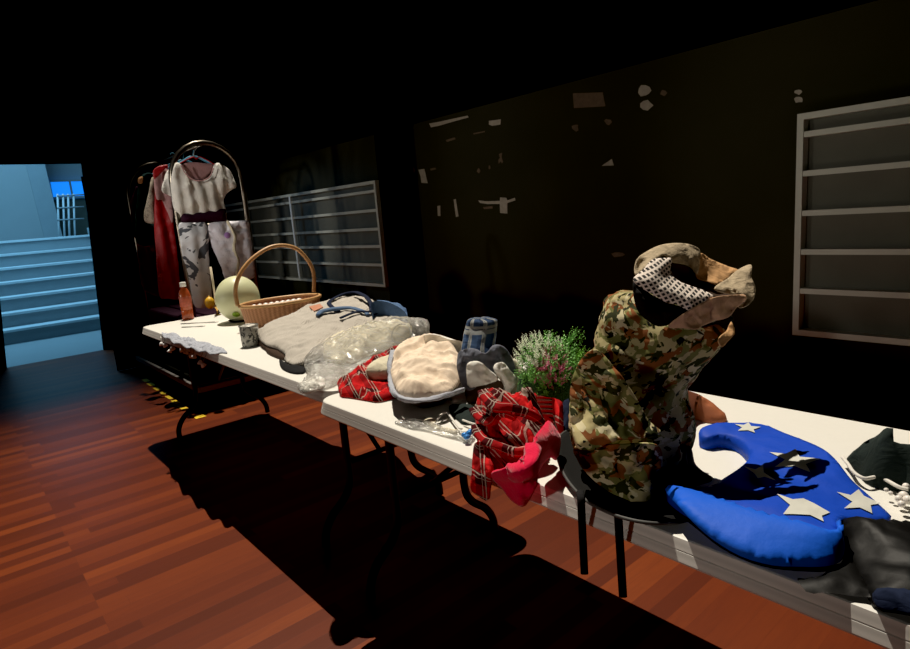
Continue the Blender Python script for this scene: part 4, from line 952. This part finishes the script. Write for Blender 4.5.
# brown glove
gl=lump('leather_glove',O(C6,[(303,352,None,1.34),(320,348,None,1.38),(352,360,None,1.42),(350,372,.76),(380,388,.755),(400,400,.75),(402,412,.746),(370,416,.744),(335,408,.744),(315,385,.75)]),.012,'brownglove',None,step=.006,fold=.008,fs=24); tag(gl,'orange-brown leather glove on the table behind the blue cape','glove')
for k,(a,b_) in enumerate((((318,352),(352,372)),((322,360),(356,380)))):
    tube('finger',spline([az(*C6(*a),.79),az(*C6((a[0]+b_[0])/2,(a[1]+b_[1])/2-2),.79),az(*C6(*b_),.772)],5),[.006,.008,.006],'brownglove',gl)

# blue cape
cpz=TZ+.012
cape=thing('star_cape','royal blue cape with silver-white stars spread over the near table','cape',az(790,490,TZ))
up_=[(143,138,.765),(146,118,.775),(175,106,.775),(215,103,.772),(290,106,.772),(350,128,.775),(430,160,.785),(470,190,.785),(510,240,.775),(560,285,.765),(600,322,.757),(605,332,.757),(580,340,.757),(520,338,.765),(485,332,.78),(470,370,.79),(400,350,.79),(300,330,.79),(200,300,.79),(120,275,.80),(62,262,.775),(100,262,.78),(170,255,.78),(205,235,.785),(240,212,.78),(262,190,.775),(262,172,.772),(245,150,.772),(222,137,.772),(190,132,.772),(165,140,.768)]
def capez(x,y): pass
co=lump('cape_upper',O(C7,up_),.006,'cape',cape,step=.009,fold=.010,fs=6,seed=2,under=.97)
lo_=[(60,262,.785),(120,268,.79),(200,292,.80),(300,322,.80),(400,345,.80),(470,362,.80),(484,335,.79),(492,380,.785),(494,412,.775),(480,440,.765),(440,450,.765),(380,450,.765),(320,447,.765),(250,428,.768),(190,395,.775),(140,355,.785),(100,312,.795)]
co2=lump('cape_lining',O(C7,lo_),.016,'cape2',cape,step=.009,fold=.004,fs=5,seed=3,edgey=YE,skirt=False); solid(co2,.006)
# dark rim below the lining
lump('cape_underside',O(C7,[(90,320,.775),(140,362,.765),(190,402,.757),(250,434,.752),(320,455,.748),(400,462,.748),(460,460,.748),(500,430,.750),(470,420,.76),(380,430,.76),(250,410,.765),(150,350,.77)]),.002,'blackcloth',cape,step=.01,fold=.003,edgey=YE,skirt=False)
# stars conform to the cape surface by raycast
bpy.context.view_layer.update()
dg=bpy.context.evaluated_depsgraph_get()
BV=bvh(co)
def star(pts):
    """pts: 10 outline points (crop C7) in order tip,notch,tip,..."""
    P=np.array([C7(*p) for p in pts]); dens=[]
    for i in range(len(P)):
        a,b=P[i],P[(i+1)%len(P)]
        for t in np.linspace(0,1,5)[:-1]: dens.append(a+(b-a)*t)
    vs,fc,d,src=fill(np.array(dens),2.2); V=[]
    for x,y in vs:
        dd=ray(x,y).normalized(); h=BV.ray_cast(CAM,dd)
        p=h[0] if h[0] is not None else az(x,y,TZ+.03)
        V.append(p+Vector((0,0,.0022)))
    o=mesh('star',V,fc,'star',cape); return o
star([(228,108),(250,110),(262,104),(268,113),(292,115),(274,121),(277,129),(260,123),(236,124),(246,116)])
star([(312,176),(352,180),(375,168),(385,187),(437,192),(400,205),(412,226),(372,210),(325,212),(350,194)])
star([(250,210),(278,218),(297,207),(298,225),(328,245),(300,236),(284,240),(276,228)])
star([(328,276),(368,290),(394,288),(420,300),(458,322),(438,330),(443,344),(410,328),(368,326),(345,326),(362,304)])
star([(474,272),(508,280),(527,266),(540,282),(580,300),(556,304),(560,324),(530,310),(492,312),(512,296)])

# dark things at right end
fe=lump('felt_hat',O(C7,[(540,150,.80),(570,135,.82),(592,116,.85),(612,118,.85),(612,148,.83),(651,155,.82),(720,160,.80),(760,220,.76),(760,330,.745),(640,270,.745),(590,262,.745),(545,240,.75),(520,215,.75),(495,190,.76),(550,182,.77),(555,165,.79)]),.012,'felt',None,step=.009,fold=.018,fs=14,seed=4); tag(fe,'dark green felt hat crumpled behind the white beaded cord','felt hat')
cd_=tube('beaded_cord',spline([az(*CE(*q),TZ+.020) for q in((172,232),(195,260),(220,295),(262,318),(310,312),(350,325),(400,352),(440,362))],6),.0035,'cord',None,seg=8); tag(cd_,'thin white cord curving from the cape to a white bead cluster','cord')
for i,(x,y,r_) in enumerate(((400,400,.006),(420,388,.008),(438,405,.008),(412,422,.006),(430,350,.006),(350,365,.004),(368,378,.004))):
    p=az(*CE(x,y),TZ+.02); o=lathe('bead',[(.001,-r_)]+[(r_*math.cos(a),r_*math.sin(a)) for a in np.linspace(-1.3,1.3,8)]+[(.001,r_)],p,'candyw',cd_,seg=14)
bs=lump('satin_garment',O(C7,[(490,335,.775),(560,338,.78),(640,342,.78),(760,345,.78),(900,400,.76),(900,640,.75),(760,600,.75),(651,560,.748),(570,545,.748),(540,500,.75),(500,425,.752),(492,380,.765)]),.018,'satin',None,step=.010,fold=.022,fs=9,seed=6); tag(bs,'shiny black satin garment at the near right end of the table','garment')
dk2=lump('black_garment',O(C7,[(380,480,.746),(430,475,.75),(500,430,.755),(530,470,.755),(560,520,.752),(540,527,.746),(460,520,.744),(400,510,.744)]),.006,'satin',None,step=.008,fold=.010,fs=14,seed=7,edgey=YE,skirt=False); tag(dk2,'dark grey cloth tail below the blue cape lining at the table edge','cloth')
nv=lump('navy_cloth',O(C7,[(560,515,.760),(580,500,.772),(640,505,.772),(700,520,.772),(700,600,.755),(651,560,.755),(580,550,.752)]),.004,'navy',None,step=.009,fold=.006,base=.75); tag(nv,'navy cloth lying on the black satin garment','cloth')

# ================================================================ LIGHTS
def spot(name,loc,target,energy,color,angle,blend=.3,radius=.05):
    l=bpy.data.lights.new(name,'SPOT'); l.energy=energy; l.color=color; l.spot_size=math.radians(angle); l.spot_blend=blend; l.shadow_soft_size=radius
    o=bpy.data.objects.new(name,l); COL.objects.link(o); o.location=loc; o.rotation_euler=(Vector(target)-Vector(loc)).to_track_quat('-Z','Y').to_euler(); return o
def area(name,loc,target,energy,color,sx,sy):
    l=bpy.data.lights.new(name,'AREA'); l.energy=energy; l.color=color; l.shape='RECTANGLE'; l.size=sx; l.size_y=sy
    o=bpy.data.objects.new(name,l); COL.objects.link(o); o.location=loc; o.rotation_euler=(Vector(target)-Vector(loc)).to_track_quat('-Z','Y').to_euler(); return o
C0=Vector((-1.9,1.0,.4)); L0=C0+Vector((-.36,.16,1)).normalized()*16
spot('stage_spotlight',L0,C0,14000,(1,.91,.77),32,.9,.05)
for k,(fx,e_) in enumerate(((-6.2,60),(-4.4,110),(-2.6,105),(-.9,95))):
    spot('front_fill',(fx-.6,-3.0,1.45),(fx+.3,1.6,1.50),e_,(1,.93,.82),30,.6,.12)  # added fill row, unseen, brightens shelves and surfaces facing the camera
spot('trolley_fill',(-3.2,-1.6,2.3),(-5.0,1.75,1.5),190,(1,.95,.88),17,.6,.1)  # added fill, unseen, brightens the garments on the trolley
spot('doorway_blue_spot',(-9.5,.8,2.0),(-5.3,2.65,1.25),70,(.2,.6,1.0),16,.6,.1)
area('hall_light',(-10.6,.6,4.2),(-11.2,.9,0),100,(.24,.62,.95),1.6,1.6)
area('hall_floor_light',(-9.2,.6,3.6),(-9.2,.9,0),26,(.2,.6,1.0),.8,.8)
area('landing_light',(-12.3,1.4,4.2),(-12.6,1.2,1.4),18,(.25,.62,.95),1.,1.)
w=bpy.data.worlds.new('dark world'); sc.world=w; w.use_nodes=True; w.node_tree.nodes['Background'].inputs[0].default_value=(.5,.5,.45,1); w.node_tree.nodes['Background'].inputs[1].default_value=.0004
sc.view_settings.view_transform='Standard'; sc.view_settings.look='None'; sc.view_settings.exposure=0
sc.view_settings.use_curve_mapping=True; cmv=sc.view_settings.curve_mapping; cmv.black_level=(.0022,.0022,.0022); cmv.update()
sc.cycles.max_bounces=6; sc.cycles.diffuse_bounces=2; sc.cycles.transparent_max_bounces=12
